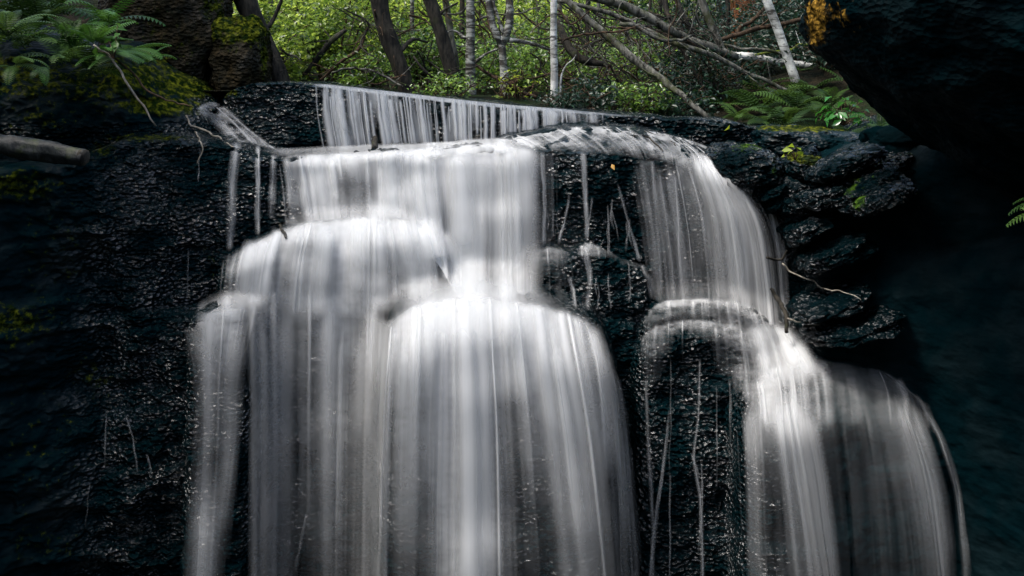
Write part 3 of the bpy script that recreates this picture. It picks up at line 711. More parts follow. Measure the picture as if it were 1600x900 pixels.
veil("waterfall", "misty white chute dropping from the right shelf to the lower right shelf",
     [[(1160, 500), (1172, 560), (1180, 620)], [(1185, 494), (1204, 550), (1216, 622)], [(1206, 500), (1232, 556), (1250, 612)], [(1222, 510), (1262, 560), (1292, 596)], [(1232, 520), (1285, 566), (1325, 588)]],
     [[0.3, 0.35, 0.25], [0.8, 0.9, 0.7], [0.9, 1.2, 0.9], [0.6, 0.9, 0.5], [0.2, 0.4, 0.15]], nv=50, contrast=0.4, edge=(14, 14), vin=20, vout=44, eps=0.06, seed=251)
veil("waterfall", "small side spill beside the broken twig on the right wall",
     [[(1238, 540), (1244, 560)], [(1256, 538), (1258, 560)], [(1272, 544), (1274, 562)]], [[0.5, 0.3], [0.6, 0.4], [0.5, 0.3]], nv=16, contrast=0.6, edge=(5, 5), vin=4, vout=6, eps=0.03, seed=255, mottle=0.6)
for i, (lab, pth, w, dn) in enumerate([
    ("soft grey stream below the left end of the right shelf", [(1010, 590), (1014, 700), (1018, 780), (1022, 960)], (10, 12), [0.35, 0.45, 0.35, 0.35]),
    ("thin stream slanting left to meet the soft grey stream", [(1046, 640), (1038, 720), (1022, 830), (1014, 960)], (7, 12), [0.25, 0.5, 0.55, 0.5]),
    ("crooked stream with a widening tail on the dark face", [(1094, 560), (1090, 650), (1084, 720), (1095, 790), (1098, 960)], (7, 11), [0.3, 0.35, 0.6, 0.8, 0.6]),
    ("short forked streak joining the crooked stream", [(1080, 706), (1088, 730), (1093, 752)], 5, [0.4, 0.6]),
    ("faint drip line on the dark face under the right shelf", [(1140, 590), (1142, 640), (1141, 700)], 6, [0.2, 0.3, 0.15]),
]):
    trickle(lab, pth, w, dn, 400 + i * 7)
r9 = np.random.default_rng(909)
for i, (x0, x1, y0, y1, nn) in enumerate([(846, 1010, 300, 380, 9), (905, 1000, 395, 480, 6), (985, 1140, 560, 860, 6)]):
    for k in range(nn):
        x = r9.uniform(x0, x1); ya = r9.uniform(y0, y0 + (y1 - y0) * 0.6); L = r9.uniform(0.25, 0.6) * (y1 - y0) + 15
        trickle("hair fine thread of water on the dark face between the main streams", [(x, ya), (x + r9.normal() * 2, ya + L * 0.5), (x + r9.normal() * 5, ya + L)], r9.uniform(2.5, 5), [r9.uniform(0.2, 0.5), r9.uniform(0.3, 0.6), 0.25], 9000 + i * 40 + k, "hair fine threads of water")
# lower right shelf
veil("waterfall", "rippled film of water spread on the lower right shelf",
     [[(1165, 600), (1168, 640), (1170, 702)], [(1196, 576), (1205, 620), (1210, 698)], [(1236, 562), (1246, 610), (1250, 694)], [(1286, 560), (1296, 606), (1302, 684)], [(1336, 568), (1350, 610), (1356, 686)], [(1384, 576), (1400, 616), (1410, 690)], [(1414, 600), (1434, 632), (1444, 698)], [(1440, 628), (1460, 650), (1470, 710)]],
     [[0.3, 0.3, 0.3], [1.1, 0.8, 0.7], [0.9, 0.5, 0.5], [0.5, 0.28, 0.25], [0.38, 0.2, 0.2], [0.34, 0.2, 0.2], [0.25, 0.18, 0.2], [0.2, 0.2, 0.2]],
     nv=44, contrast=0.7, edge=(10, 10), vin=10, vout=60, eps=0.03, seed=261, mottle=0.35, free=False, ns=50, sw=(5, 24), sgain=0.5)
veil("waterfall", "wide dim curtain hanging from the lower right shelf",
     [[(1150, 615), (1160, 760), (1166, 970)], [(1172, 610), (1178, 760), (1184, 970)], [(1198, 608), (1208, 760), (1216, 970)], [(1222, 600), (1246, 760), (1276, 970)], [(1244, 600), (1272, 760), (1302, 970)], [(1262, 605), (1290, 760), (1316, 970)], [(1300, 608), (1316, 760), (1330, 970)], [(1350, 608), (1376, 760), (1392, 970)], [(1382, 606), (1424, 760), (1452, 970)], [(1412, 608), (1460, 760), (1486, 970)], [(1438, 614), (1488, 760), (1509, 970)]],
     [[0.25, 0.22, 0.2], [0.62, 0.42, 0.30], [0.25, 0.10, 0.08], [1.1, 0.50, 0.30], [1.1, 0.85, 0.62], [0.30, 0.25, 0.2], [0.12, 0.10, 0.08], [0.18, 0.12, 0.08], [0.42, 0.26, 0.16], [0.60, 0.38, 0.26], [0.40, 0.28, 0.22]],
     nv=110, contrast=0.75, edge=(10, 12), vin=62, vout=30, eps=0.05, seed=271, lam=(28, 11, 4.5, 2), ns=40, sw=(8, 40))
trickle("outermost bright strand curving off the lower right shelf", [(1446, 642), (1472, 688), (1493, 760), (1506, 850), (1512, 960)], (13, 28), [0.55, 0.5, 0.36, 0.26, 0.2], 450, None)
# left strips beside the second tier
for i, (lab, pth, w, dn) in enumerate([
    ("broken strip of water at the left end of the second tier", [(370, 222), (364, 280), (362, 340), (357, 396)], (26, 16), [1.2, 0.7, 0.6, 0.7]),
    ("narrow bright strip left of the second tier veil", [(402, 226), (403, 290), (402, 370)], (11, 12), [1.3, 0.95, 0.7]),
    ("faint strip next to the second tier veil", [(428, 240), (426, 290), (424, 345)], (14, 18), [0.8, 0.5, 0.3]),
    ("upper faint drip on the left wall", [(166, 640), (165, 690), (164, 738)], 4, [0.3, 0.4, 0.2]),
    ("slanting white drip on the left wall", [(198, 648), (206, 680), (213, 720), (214, 745)], 5, [0.5, 0.3, 0.5, 0.2]),
    ("short white drip on the left wall beside the slanting one", [(229, 708), (234, 728), (239, 750)], 5, [0.7, 0.6, 0.2]),
    ("lower white drip on the left wall", [(140, 755), (136, 790), (133, 830)], 4, [0.5, 0.5, 0.2]),
    ("hair thin drip high on the left wall", [(312, 232), (311, 260), (310, 290)], 3, [0.5, 0.2]),
    ("hair thin drip low on the left wall", [(294, 390), (293, 430), (292, 472)], 4, [0.3, 0.3]),
    ("hooked white drip on the lower wall", [(478, 800), (472, 840), (460, 900)], (5, 9), [0.5, 0.35, 0.2]),
    ("pale drip below the dark patch of the lower wall", [(594, 760), (594, 820), (588, 960)], (7, 9), [0.4, 0.45, 0.4]),
]):
    trickle(lab, pth, w, dn, 500 + i * 7, eps=0.03)
# little side stream at the left end of the upper ledge
veil("waterfall", "small side cascade tumbling past the left end of the upper ledge",
     [[(296, 172), (330, 196), (352, 222)], [(318, 160), (352, 190), (384, 224)], [(336, 158), (374, 192), (410, 230)], [(350, 166), (392, 204), (446, 238)]],
     [[0.3, 0.3, 0.4], [0.7, 0.75, 0.6], [0.7, 0.5, 0.4], [0.25, 0.25, 0.3]], nv=40, contrast=0.6, edge=(8, 8), vin=5, vout=8, eps=0.02, seed=281, mottle=2.0, free=False, base=0.75, ns=10, sw=(4, 12), sgain=0.7)
# ------------------------------------------------------------------ ground, stream, gorge
def gz(x, y):
    x = np.asarray(x, float); y = np.asarray(y, float)
    z = 3.78 + 0.02 * (y - 10) - 0.085 * np.clip(x, -2, 3)
    z = z + 1.0 * sstep((-2.1 - x) / 2.2) * sstep((y - 11.3) / 1.5) + 0.75 * sstep((x - 1.2) / 3.0) * sstep((y - 10.3) / 2.2)
    z = z + 0.055 * np.clip(y - 18, 0, None) + 0.10 * np.clip(np.abs(x + 1) - 7, 0, 14)
    return z + 0.07 * fbm(x * 0.9, y * 0.9, 0.3, 4, 77) * sstep((y - 10.2) / 1.0)

gxx = np.concatenate([np.linspace(-45, -9, 40, endpoint=False), np.linspace(-9, 9, 150, endpoint=False), np.linspace(9, 45, 41)])
gyy = np.concatenate([np.linspace(10.08, 20, 110, endpoint=False), np.linspace(20, 140, 60)])
XX, YY = np.meshgrid(gxx, gyy, indexing='ij')
ZZ = gz(XX, YY)
ii = np.arange(XX.size).reshape(XX.shape)
QQ = np.stack([ii[:-1, :-1], ii[1:, :-1], ii[1:, 1:], ii[:-1, 1:]], -1).reshape(-1, 4)
tag(mesh_obj("ground", np.stack([XX, YY, ZZ], -1).reshape(-1, 3), QQ, GROUND), "brown forest floor above the falls", kind="structure")

# the gorge the photographer stands in
tx = np.linspace(-22, 22, 150); ty = np.linspace(-26, 9.2, 120)
XX, YY = np.meshgrid(tx, ty, indexing='ij')
r_ = np.abs(XX) + 0.5 * fbm(XX * 0.4, YY * 0.4, 0, 3, 91)
ZZ = -0.3 + 2.7 * sstep((5 - YY) / 4) + 7.5 * sstep((r_ - 4.2) / 4.5) + 0.12 * fbm(XX, YY, 0, 3, 93)
ii = np.arange(XX.size).reshape(XX.shape)
QQ = np.stack([ii[:-1, :-1], ii[1:, :-1], ii[1:, 1:], ii[:-1, 1:]], -1).reshape(-1, 4)
tag(mesh_obj("terrain", np.stack([XX, YY, ZZ], -1).reshape(-1, 3), QQ, GROUND), "mossy sides of the gorge below the falls", kind="structure")

def flat(name, x0, x1, y0, y1, z, mat, n=40):
    a, b = np.meshgrid(np.linspace(x0, x1, n), np.linspace(y0, y1, n), indexing='ij')
    i = np.arange(a.size).reshape(a.shape)
    q = np.stack([i[:-1, :-1], i[1:, :-1], i[1:, 1:], i[:-1, 1:]], -1).reshape(-1, 4)
    return mesh_obj(name, np.stack([a, b, np.full_like(a, z)], -1).reshape(-1, 3), q, mat)
tag(flat("water", -5, 5, 3.5, 8.6, 0.02, STREAM), "dark plunge pool at the foot of the falls", kind="structure")

# ------------------------------------------------------------------ leaves
def leaf_mesh(C, L, mat, name, parent=None, tint=None, up=0.6, wid=0.5, kind=None, seed=0, origin=None, fold=0.16):
    """C (n,3) leaf centres, L (n,) lengths -> folded leaf blades, one mesh"""
    r = np.random.default_rng(seed)
    n = len(C)
    nr = r.normal(size=(n, 3)); nr /= np.linalg.norm(nr, axis=1)[:, None]
    nr[:, 2] = np.abs(nr[:, 2]) + up; nr /= np.linalg.norm(nr, axis=1)[:, None]
    d = r.normal(size=(n, 3)); d[:, 2] -= 0.3
    d -= (d * nr).sum(1)[:, None] * nr; d /= np.linalg.norm(d, axis=1)[:, None]
    s = np.cross(nr, d)
    L = L[:, None]; W = L * wid * 0.5
    a = C - d * L * 0.5; b = C + d * L * 0.5 - nr * L * 0.08
    m0 = C - d * L * 0.05
    l_ = m0 + s * W + nr * L * fold; r2 = m0 - s * W + nr * L * fold
    Vv = np.stack([a, l_, b, r2, m0], 1).reshape(-1, 3)
    k = np.arange(n)[:, None] * 5
    T = np.concatenate([k + np.array([[0, 1, 4]]), k + np.array([[1, 2, 4]]), k + np.array([[2, 3, 4]]), k + np.array([[3, 0, 4]])], 0)
    if tint is None: tint = r.random(n)
    o = mesh_obj(name, Vv, T, mat, None, {"tint": np.repeat(tint, 5)}, False, origin)
    if parent:
        o.parent = parent
        o.location = (Vector(origin) if origin is not None else Vector((0, 0, 0))) - parent.location
    if kind: o["kind"] = kind
    return o

def shrub(label, px, Y, w, h, n, mat, ls=0.06, seed=0, zoff=0.0, lift=0.0, cat="shrub", name="leafy_shrub", group=None, stem=BARK_TWIG):
    r = np.random.default_rng(seed)
    x = (px - 800) / FPX * Y
    z = float(gz(x, Y)) + zoff
    e = empty(name, (x, Y, z), label, cat, group)
    acc = Acc(); tips = []
    for k in range(9):
        a = r.uniform(0, 2 * math.pi); rad = w * 0.5 * r.uniform(0.3, 1.0); hh = h * r.uniform(0.5, 1.0)
        p0 = np.array([x + r.normal() * 0.05, Y + r.normal() * 0.05, z - 0.1])
        p2 = np.array([x + math.cos(a) * rad, Y + math.sin(a) * rad * 0.8, z + hh])
        p1 = p0 * 0.5 + p2 * 0.5 + np.array([r.normal() * 0.08, r.normal() * 0.08, hh * 0.18])
        path = spline([p0, p1, p2], 12)
        acc.add(*tube(path, np.linspace(0.016, 0.004, 12) * (0.6 + h * 0.35), 5))
        for t in r.uniform(0.3, 1.0, 6):
            q0 = path[int(t * 11)]
            dv = np.array([r.normal(), r.normal() * 0.8, r.normal() * 0.35 + 0.15]) * 0.22 * w * 0.6
            sp = spline([q0, q0 + dv * 0.5 + np.array([0, 0, 0.03]), q0 + dv], 6)
            acc.add(*tube(sp, np.linspace(0.006, 0.002, 6), 4))
            tips.append(sp[-1]); tips.append(sp[3])
    acc.build("stem", stem, e)
    tips = np.array(tips)
    pick = r.integers(0, len(tips), n)
    C = tips[pick] + r.normal(size=(n, 3)) * np.array([0.12, 0.12, 0.055]) * max(w, 0.6) * 0.75
    C[:, 2] = np.maximum(C[:, 2], z + lift)
    ct = r.random(len(tips))
    tint = np.clip(ct[pick] * 0.65 + r.random(n) * 0.5 - 0.08, 0, 1) ** 1.7
    leaf_mesh(C, ls * r.uniform(0.6, 1.3, n), mat, "foliage", e, tint, seed=seed + 1)
    return e

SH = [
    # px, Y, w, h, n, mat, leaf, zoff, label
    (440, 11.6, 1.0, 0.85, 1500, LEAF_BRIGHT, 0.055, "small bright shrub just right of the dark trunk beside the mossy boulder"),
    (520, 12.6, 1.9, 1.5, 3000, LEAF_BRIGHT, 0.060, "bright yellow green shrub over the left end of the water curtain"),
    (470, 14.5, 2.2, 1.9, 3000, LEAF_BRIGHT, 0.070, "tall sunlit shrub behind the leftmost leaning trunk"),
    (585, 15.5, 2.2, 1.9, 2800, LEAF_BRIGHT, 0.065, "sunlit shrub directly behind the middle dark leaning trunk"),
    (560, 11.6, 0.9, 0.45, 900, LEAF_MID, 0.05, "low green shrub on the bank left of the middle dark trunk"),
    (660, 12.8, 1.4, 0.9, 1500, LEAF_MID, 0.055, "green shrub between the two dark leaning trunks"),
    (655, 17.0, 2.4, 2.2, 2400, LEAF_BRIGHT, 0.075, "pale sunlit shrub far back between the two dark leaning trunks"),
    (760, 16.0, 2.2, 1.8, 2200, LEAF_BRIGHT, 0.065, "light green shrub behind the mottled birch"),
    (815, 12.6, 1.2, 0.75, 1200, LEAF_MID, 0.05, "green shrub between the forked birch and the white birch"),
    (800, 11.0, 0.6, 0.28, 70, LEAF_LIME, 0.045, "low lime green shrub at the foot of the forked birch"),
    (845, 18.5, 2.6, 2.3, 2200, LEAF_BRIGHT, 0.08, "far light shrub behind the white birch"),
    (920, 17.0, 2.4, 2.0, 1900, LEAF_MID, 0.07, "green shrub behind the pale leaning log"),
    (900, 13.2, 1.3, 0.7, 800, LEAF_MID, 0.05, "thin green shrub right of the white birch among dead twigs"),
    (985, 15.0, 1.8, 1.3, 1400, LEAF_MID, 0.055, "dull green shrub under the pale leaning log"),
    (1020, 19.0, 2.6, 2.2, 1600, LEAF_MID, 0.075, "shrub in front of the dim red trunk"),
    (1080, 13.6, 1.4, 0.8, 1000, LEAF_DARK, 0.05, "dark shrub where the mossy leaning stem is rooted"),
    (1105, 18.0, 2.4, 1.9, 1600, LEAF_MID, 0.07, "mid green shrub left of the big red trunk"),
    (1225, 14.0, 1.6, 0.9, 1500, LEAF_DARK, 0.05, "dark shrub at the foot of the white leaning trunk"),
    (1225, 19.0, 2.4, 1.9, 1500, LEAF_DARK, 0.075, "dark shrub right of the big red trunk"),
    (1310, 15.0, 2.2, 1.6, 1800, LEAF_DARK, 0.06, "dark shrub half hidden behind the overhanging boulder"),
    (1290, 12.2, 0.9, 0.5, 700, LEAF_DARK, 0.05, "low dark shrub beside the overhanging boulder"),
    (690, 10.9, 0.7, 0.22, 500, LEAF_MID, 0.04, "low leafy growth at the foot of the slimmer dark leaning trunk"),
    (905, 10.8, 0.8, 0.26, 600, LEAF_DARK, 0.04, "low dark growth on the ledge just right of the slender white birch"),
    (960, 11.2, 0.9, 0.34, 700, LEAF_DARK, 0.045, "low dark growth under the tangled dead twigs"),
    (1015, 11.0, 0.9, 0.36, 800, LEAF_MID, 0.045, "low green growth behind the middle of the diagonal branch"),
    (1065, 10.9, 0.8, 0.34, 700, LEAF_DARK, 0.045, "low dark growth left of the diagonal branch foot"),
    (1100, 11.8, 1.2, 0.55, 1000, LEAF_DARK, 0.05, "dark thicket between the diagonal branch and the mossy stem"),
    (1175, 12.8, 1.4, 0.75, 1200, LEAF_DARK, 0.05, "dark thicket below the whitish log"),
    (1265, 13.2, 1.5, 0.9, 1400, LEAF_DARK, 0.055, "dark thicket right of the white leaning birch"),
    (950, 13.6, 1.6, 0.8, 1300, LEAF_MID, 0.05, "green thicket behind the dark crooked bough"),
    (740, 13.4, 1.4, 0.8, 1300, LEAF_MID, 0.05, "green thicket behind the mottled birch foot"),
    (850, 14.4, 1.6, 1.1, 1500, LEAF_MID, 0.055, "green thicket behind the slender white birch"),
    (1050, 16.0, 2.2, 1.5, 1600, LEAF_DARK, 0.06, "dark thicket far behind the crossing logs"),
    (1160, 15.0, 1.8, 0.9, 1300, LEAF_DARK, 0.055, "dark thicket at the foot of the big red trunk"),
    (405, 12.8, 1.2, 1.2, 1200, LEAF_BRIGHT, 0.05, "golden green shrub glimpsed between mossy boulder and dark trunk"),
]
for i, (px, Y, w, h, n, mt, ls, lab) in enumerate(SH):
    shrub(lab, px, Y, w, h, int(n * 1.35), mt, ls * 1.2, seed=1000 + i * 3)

# far wood: nobody could count it
r = np.random.default_rng(55)
n = 42000
cl = 700
cx = r.uniform(-18, 18, cl); cy = r.uniform(20, 46, cl); cz = gz(cx, cy) + r.uniform(0.1, 1, cl) ** 1.3 * 5.5
pk = r.integers(0, cl, n)
C = np.stack([cx[pk], cy[pk], cz[pk]], 1) + r.normal(size=(n, 3)) * np.array([0.55, 0.55, 0.28])
pxx = 800 + C[:, 0] / C[:, 1] * FPX
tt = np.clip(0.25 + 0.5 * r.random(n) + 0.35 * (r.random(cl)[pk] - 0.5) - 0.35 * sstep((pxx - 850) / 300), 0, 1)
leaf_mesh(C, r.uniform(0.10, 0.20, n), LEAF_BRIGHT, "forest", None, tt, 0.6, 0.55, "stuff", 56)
bpy.data.objects["forest"]["label"] = "distant sunlit leaves of the wood beyond the falls"
# woods on the gorge rims and downstream, behind the photographer
n = 16000
cl = 400
cx = r.uniform(-17, 17, cl); cy = r.uniform(-20, 7, cl); cz = r.uniform(2, 13, cl)
keep = (np.abs(cx) > 7.0) | (cy < -11)
cx, cy, cz = cx[keep], cy[keep], cz[keep]; cl = len(cx)
pk = r.integers(0, cl, n)
C = np.stack([cx[pk], cy[pk], cz[pk]], 1) + r.normal(size=(n, 3)) * 0.7
leaf_mesh(C, r.uniform(0.35, 0.7, n), LEAF_DARK, "woods", None, None, 0.6, 0.6, "stuff", 57)
bpy.data.objects["woods"]["label"] = "dark trees along the rims of the gorge"

# ------------------------------------------------------------------ trees
def limb(pts, rad_px, n=24):
    """pts (px, py, Y), rad in photo px at that depth -> world path and radii"""
    w = np.array([P(*p) for p in pts]); Ys = np.array([p[2] for p in pts])
    rp = np.interp(np.linspace(0, 1, len(pts)), np.linspace(0, 1, len(rad_px)), rad_px) * Ys / FPX
    s = spline(np.c_[w, rp], n)
    return s[:, :3], np.maximum(s[:, 3], 0.002)

def tree(name, label, pts, rad, mat, Y, limbs=(), crown=None, cat="tree", grow=4.5, group=None, seed=0, rough=0.10, sides=12, leafmat=None):
    """pts bottom to top in photo pixels at distance Y; the trunk goes on upward out of the picture and carries a crown"""
    P3 = [(p[0], p[1], p[2] if len(p) > 2 else Y) for p in pts]
    path, rr = limb(P3, rad, 26)
    base = path[0].copy()
    dirv = path[-1] - path[-4]; dirv /= np.linalg.norm(dirv)
    k = 14
    ext = [path[-1] + dirv * 0.0]
    for i in range(1, k):
        dd = dirv * (1 - 0.04 * i) + np.array([0, 0, 0.04 * i]); ext.append(ext[-1] + dd * grow / k)
    ext = np.array(ext)[1:]
    low = path[0] - np.array([0, 0, 0.35])
    full = np.vstack([low, path, ext])
    rf = np.r_[rr[0] * 1.2, rr, np.linspace(rr[-1], rr[-1] * 0.35, len(ext))]
    e = empty(name, base, label, cat, group)
    a = Acc(); a.add(*tube(full, rf, sides, rough, seed)); a.build("trunk", mat, e)
    for lp, lr in limbs:
        L3 = [(p[0], p[1], p[2] if len(p) > 2 else Y) for p in lp]
        q, q2 = limb(L3, lr, 16)
        b = Acc(); b.add(*tube(q, q2, 8, rough, seed + 5)); b.build("branch", mat, e)
    if crown:
        r = np.random.default_rng(seed + 900)
        top = ext[-1]; n = crown
        cl = 40
        cc = top + r.normal(size=(cl, 3)) * np.array([1.1, 1.1, 0.8])
        pk = r.integers(0, cl, n)
        leaf_mesh(cc[pk] + r.normal(size=(n, 3)) * 0.28, r.uniform(0.07, 0.13, n), leafmat or LEAF_MID, "crown", e, None, seed=seed)
    return e

tree("leaning_tree", "dark leaning trunk beside the mossy boulder at the left end of the ledge", [(443, 140), (425, 95), (404, 48), (384, 0), (372, -40)], [15, 15, 17, 18], BARK_DARK, 11.2, crown=350, seed=1, rough=0.14,
     limbs=[([(410, 50, 11.2), (425, 34, 11.3), (440, 0, 11.3), (450, -30, 11.3)], [4, 2])])
tree("leaning_tree", "dark leaning trunk with pale mossy foot above the water curtain", [(640, 156), (628, 115), (612, 70), (597, 20), (584, -40)], [12, 13, 14, 15], BARK_DARK, 11.4, crown=350, seed=2, rough=0.16,
     limbs=[([(625, 80, 11.4), (645, 62, 11.6), (668, 66, 11.8)], [4, 1.5])])
tree("leaning_tree", "slimmer dark leaning trunk touching the pale flaking stem", [(714, 160), (704, 110), (688, 50), (672, 0), (660, -40)], [11, 11, 10, 11], BARK_DARK, 11.6, crown=300, seed=3, rough=0.14,
     limbs=[([(706, 140, 11.6), (690, 128, 11.5), (664, 112, 11.4), (646, 88, 11.4)], [5, 1.5]), ([(684, 30, 11.6), (694, 16, 11.6), (716, 4, 11.7)], [3, 1.2])])
tree("pale_tree", "pale flaking stem behind the slimmer dark leaning trunk", [(716, 156), (712, 100), (704, 50), (696, 0), (690, -40)], [5, 5.5, 5, 5], BARK_GREY, 12.1, crown=220, seed=4)
tree("birch_tree", "mottled grey birch trunk standing straight right of the dark trunks", [(737, 162), (735, 100), (735, 40), (734, -40)], [8, 7.5, 7, 6.5], BIRCH_OLD, 11.6, crown=260, seed=5,
     limbs=[([(742, 98, 11.6), (760, 84, 11.5), (790, 72, 11.5)], [3, 1]), ([(728, 60, 11.6), (710, 48, 11.7), (700, 50, 11.8)], [2.5, 1])])
tree("birch_tree", "forked birch whose two dark arms spread above its pale foot", [(791, 168), (788, 120), (785, 80), (783, 62)], [7.5, 6.5, 6, 5.5], BIRCH_OLD, 11.3, grow=0.05, seed=6,
     limbs=[([(784, 70), (772, 45), (766, 20), (757, -40), (740, -160)], [6, 5, 3]), ([(786, 68), (795, 42), (797, 10), (790, -60), (800, -200)], [6, 6, 3]), ([(788, 56, 11.3), (776, 20, 11.3), (762, -20, 11.3)], [3, 2]),
            ([(796, 62, 11.3), (830, 68, 11.4), (864, 80, 11.6)], [4, 2])])
tree("birch_tree", "slender white birch standing upright in the middle of the bank", [(866, 172), (866, 110), (865, 50), (866, -40)], [6.3, 6, 5.5, 5], BIRCH, 10.9, crown=260, seed=7, rough=0.05)
tree("sapling", "thin crooked pale sapling hugging the slender white birch", [(877, 174), (876, 145), (877, 120), (884, 103), (892, 96)], [2.2, 2, 1.4, 0.8], BIRCH, 10.9, grow=0.1, seed=8, cat="sapling")
tree("birch_tree", "white birch trunk leaning left near the overhanging boulder", [(1243, 126), (1230, 88), (1215, 45), (1198, 0), (1184, -40)], [7.5, 7, 7, 6.5], BIRCH, 12.0, crown=260, seed=9, rough=0.05)
tree("redwood_tree", "thick red barked trunk far back on the right", [(1166, 112), (1163, 60), (1160, 0), (1158, -60)], [26, 23, 21, 20], BARK_RED, 17.5, crown=300, seed=10, rough=0.08, sides=18)
tree("redwood_tree", "dim red barked trunk behind the pale leaning log", [(982, 100), (980, 40), (978, -60)], [15, 14, 13], BARK_RED, 21, crown=260, seed=11, sides=14)
tree("mossy_tree", "thin mossy stem leaning across the fallen logs", [(1166, 172), (1152, 132), (1132, 88), (1116, 48), (1098, 6), (1088, -40)], [5.5, 5.5, 6, 6, 5.5], BARK_GREY, 11.9, crown=220, seed=12, rough=0.12)
tree("dark_tree", "straight dark trunk left of the big red trunk", [(1130, 110), (1128, 50), (1126, -50)], [8, 8, 7], BARK_DARK, 16, crown=220, seed=13)
tree("pale_tree", "pale trunk glimpsed between mossy stem and dark trunk", [(1094, 110), (1094, 50), (1092, -50)], [7, 7, 6], BIRCH, 19, crown=220, seed=14)
tree("thin_tree", "thin grey stem behind the leftmost leaning trunk", [(424, 120), (423, 60), (423, -40)], [4, 4, 3.5], BARK_GREY, 13, crown=300, seed=15)
tree("thin_tree", "thin dark stem left of the mottled birch", [(722, 140), (722, 70), (722, -40)], [4.5, 4.5, 4], BARK_DARK, 13.5, crown=300, seed=16)
r = np.random.default_rng(99)
for i, px in enumerate([505, 560, 675, 752, 812, 838, 905, 935, 1010, 1045, 1075, 1200, 1262, 1290, 460, 645, 480, 535, 620, 690, 770, 800, 856, 885, 918, 948, 962, 1000, 1028, 1060, 1088, 1115, 1140, 1215, 1250, 1278]):
    Y = r.uniform(12.5, 24)
    lean = r.normal() * 10
    tree("thin_tree", "thin distant trunk half hidden among the leaves", [(px, HOR + 30, Y), (px - lean * 0.5, 60, Y), (px - lean, 0, Y), (px - lean * 1.2, -30, Y)], [r.uniform(2, 5), r.uniform(2, 4)], [BARK_DARK, BARK_GREY, BARK_DARK, BIRCH_OLD][i % 4], Y, crown=140, seed=140 + i, group="thin distant trunks", sides=7)

# ------------------------------------------------------------------ fallen logs and dead branches
def log(name, label, pts, rad, mat, cat, group=None, twigs=0, seed=0, rough=0.12, sides=9):
    path, rr = limb(pts, rad, 30)
    if cat != "log":
        tt_ = np.linspace(0, 1, 30); jw = 0.05 * np.linalg.norm(path[-1] - path[0])
        for ax_ in range(3): path[:, ax_] += jw * (0.5 * vnoise(tt_ * 6, seed * 3.7, ax_ * 9.1, 81) + 0.25 * vnoise(tt_ * 15, seed * 3.7, ax_ * 5.1, 83)) * (0.4 if max(rad) > 3.5 else 1.0)
    e_or = path[len(path) // 2]
    acc = Acc(); acc.add(*tube(path, rr, sides, rough, seed))
    r = np.random.default_rng(seed)
    for k in range(twigs):
        i = r.integers(4, 28); q = path[i]
        L = r.uniform(0.15, 0.5)
        d = np.array([r.normal(), r.normal() * 0.6, r.normal() * 0.8]); d /= np.linalg.norm(d)
        b = q + d * L; c = q + d * L * 0.5 + r.normal(size=3) * 0.05
        acc.add(*tube(spline([q, c, b], 8), np.linspace(min(rr[i] * 0.45, 0.012), 0.0025, 8), 5))
    o = acc.build(name, mat, None, True, e_or)
    return tag(o, label, cat, group)

log("fallen_tree", "long pale trunk leaning down from the top centre to the right bank", [(925, -6, 11.5), (985, 14, 11.6), (1060, 52, 11.7), (1110, 74, 11.8), (1150, 88, 11.9)], [6.5, 8, 7, 6], BARK_GREY, "fallen trunk", twigs=5, seed=1)
log("fallen_branch", "straight diagonal branch running down to the ledge right of centre", [(880, -6, 11.2), (935, 45, 11.1), (1005, 103, 10.9), (1060, 145, 10.7), (1112, 188, 10.5)], [5, 6, 6.5, 5, 4], BARK_GREY, "branch", twigs=4, seed=2)
log("fallen_branch", "long thin grey branch crossing below the pale trunk", [(872, 2, 11.4), (940, 18, 11.4), (1015, 54, 11.5), (1085, 78, 11.5), (1160, 108, 11.6), (1240, 146, 11.7)], [3, 4, 4.5, 4, 3], BARK_GREY, "branch", twigs=6, seed=3)
log("fallen_branch", "curved grey branch sagging under the pale trunk", [(968, 34, 11.3), (1000, 44, 11.3), (1030, 60, 11.3), (1058, 63, 11.4), (1085, 54, 11.5)], [3.5, 3, 2], BARK_GREY, "branch", twigs=3, seed=4)
log("fallen_tree", "fallen whitish log lying level behind the white leaning birch", [(1105, 82, 12.6), (1165, 89, 12.6), (1230, 98, 12.6), (1330, 112, 12.6)], [5, 6, 5.5, 5], BIRCH, "fallen trunk", twigs=3, seed=5)
log("fallen_branch", "bent brown branch rising right toward the overhanging boulder", [(1118, 64, 12.4), (1150, 56, 12.4), (1200, 42, 12.4), (1250, 32, 12.5), (1300, 14, 12.6)], [3, 4, 4, 3], BARK_TWIG, "branch", twigs=3, seed=6)
log("fallen_branch", "short brown branch slanting over the big red trunk", [(1148, 52, 12.8), (1172, 34, 12.8), (1196, 14, 12.9), (1215, 2, 12.9)], [3, 3, 2], BARK_TWIG, "branch", twigs=2, seed=7)
log("mossy_branch", "thin mossy branch just above the whitish log", [(1180, 84, 12.3), (1230, 77, 12.3), (1270, 70, 12.3), (1330, 64, 12.3)], [2, 2.5, 2], mat_bark("bright_moss_bark", (0.03, 0.05, 0.01), (0.16, 0.20, 0.02)), "branch", seed=8)
log("fallen_branch", "thin grey branch lying just below the mossy branch", [(1120, 68, 12.2), (1180, 76, 12.2), (1240, 86, 12.2), (1300, 92, 12.2)], [2, 2.5, 2], BARK_GREY, "branch", twigs=2, seed=9)
log("dark_bough", "thick dark crooked bough right of the slender white birch", [(872, 36, 12.0), (885, 66, 11.9), (902, 88, 11.8), (925, 97, 11.8), (955, 103, 11.8)], [5, 6.5, 7, 6, 3], BARK_DARK, "bough", twigs=4, seed=10, rough=0.2)
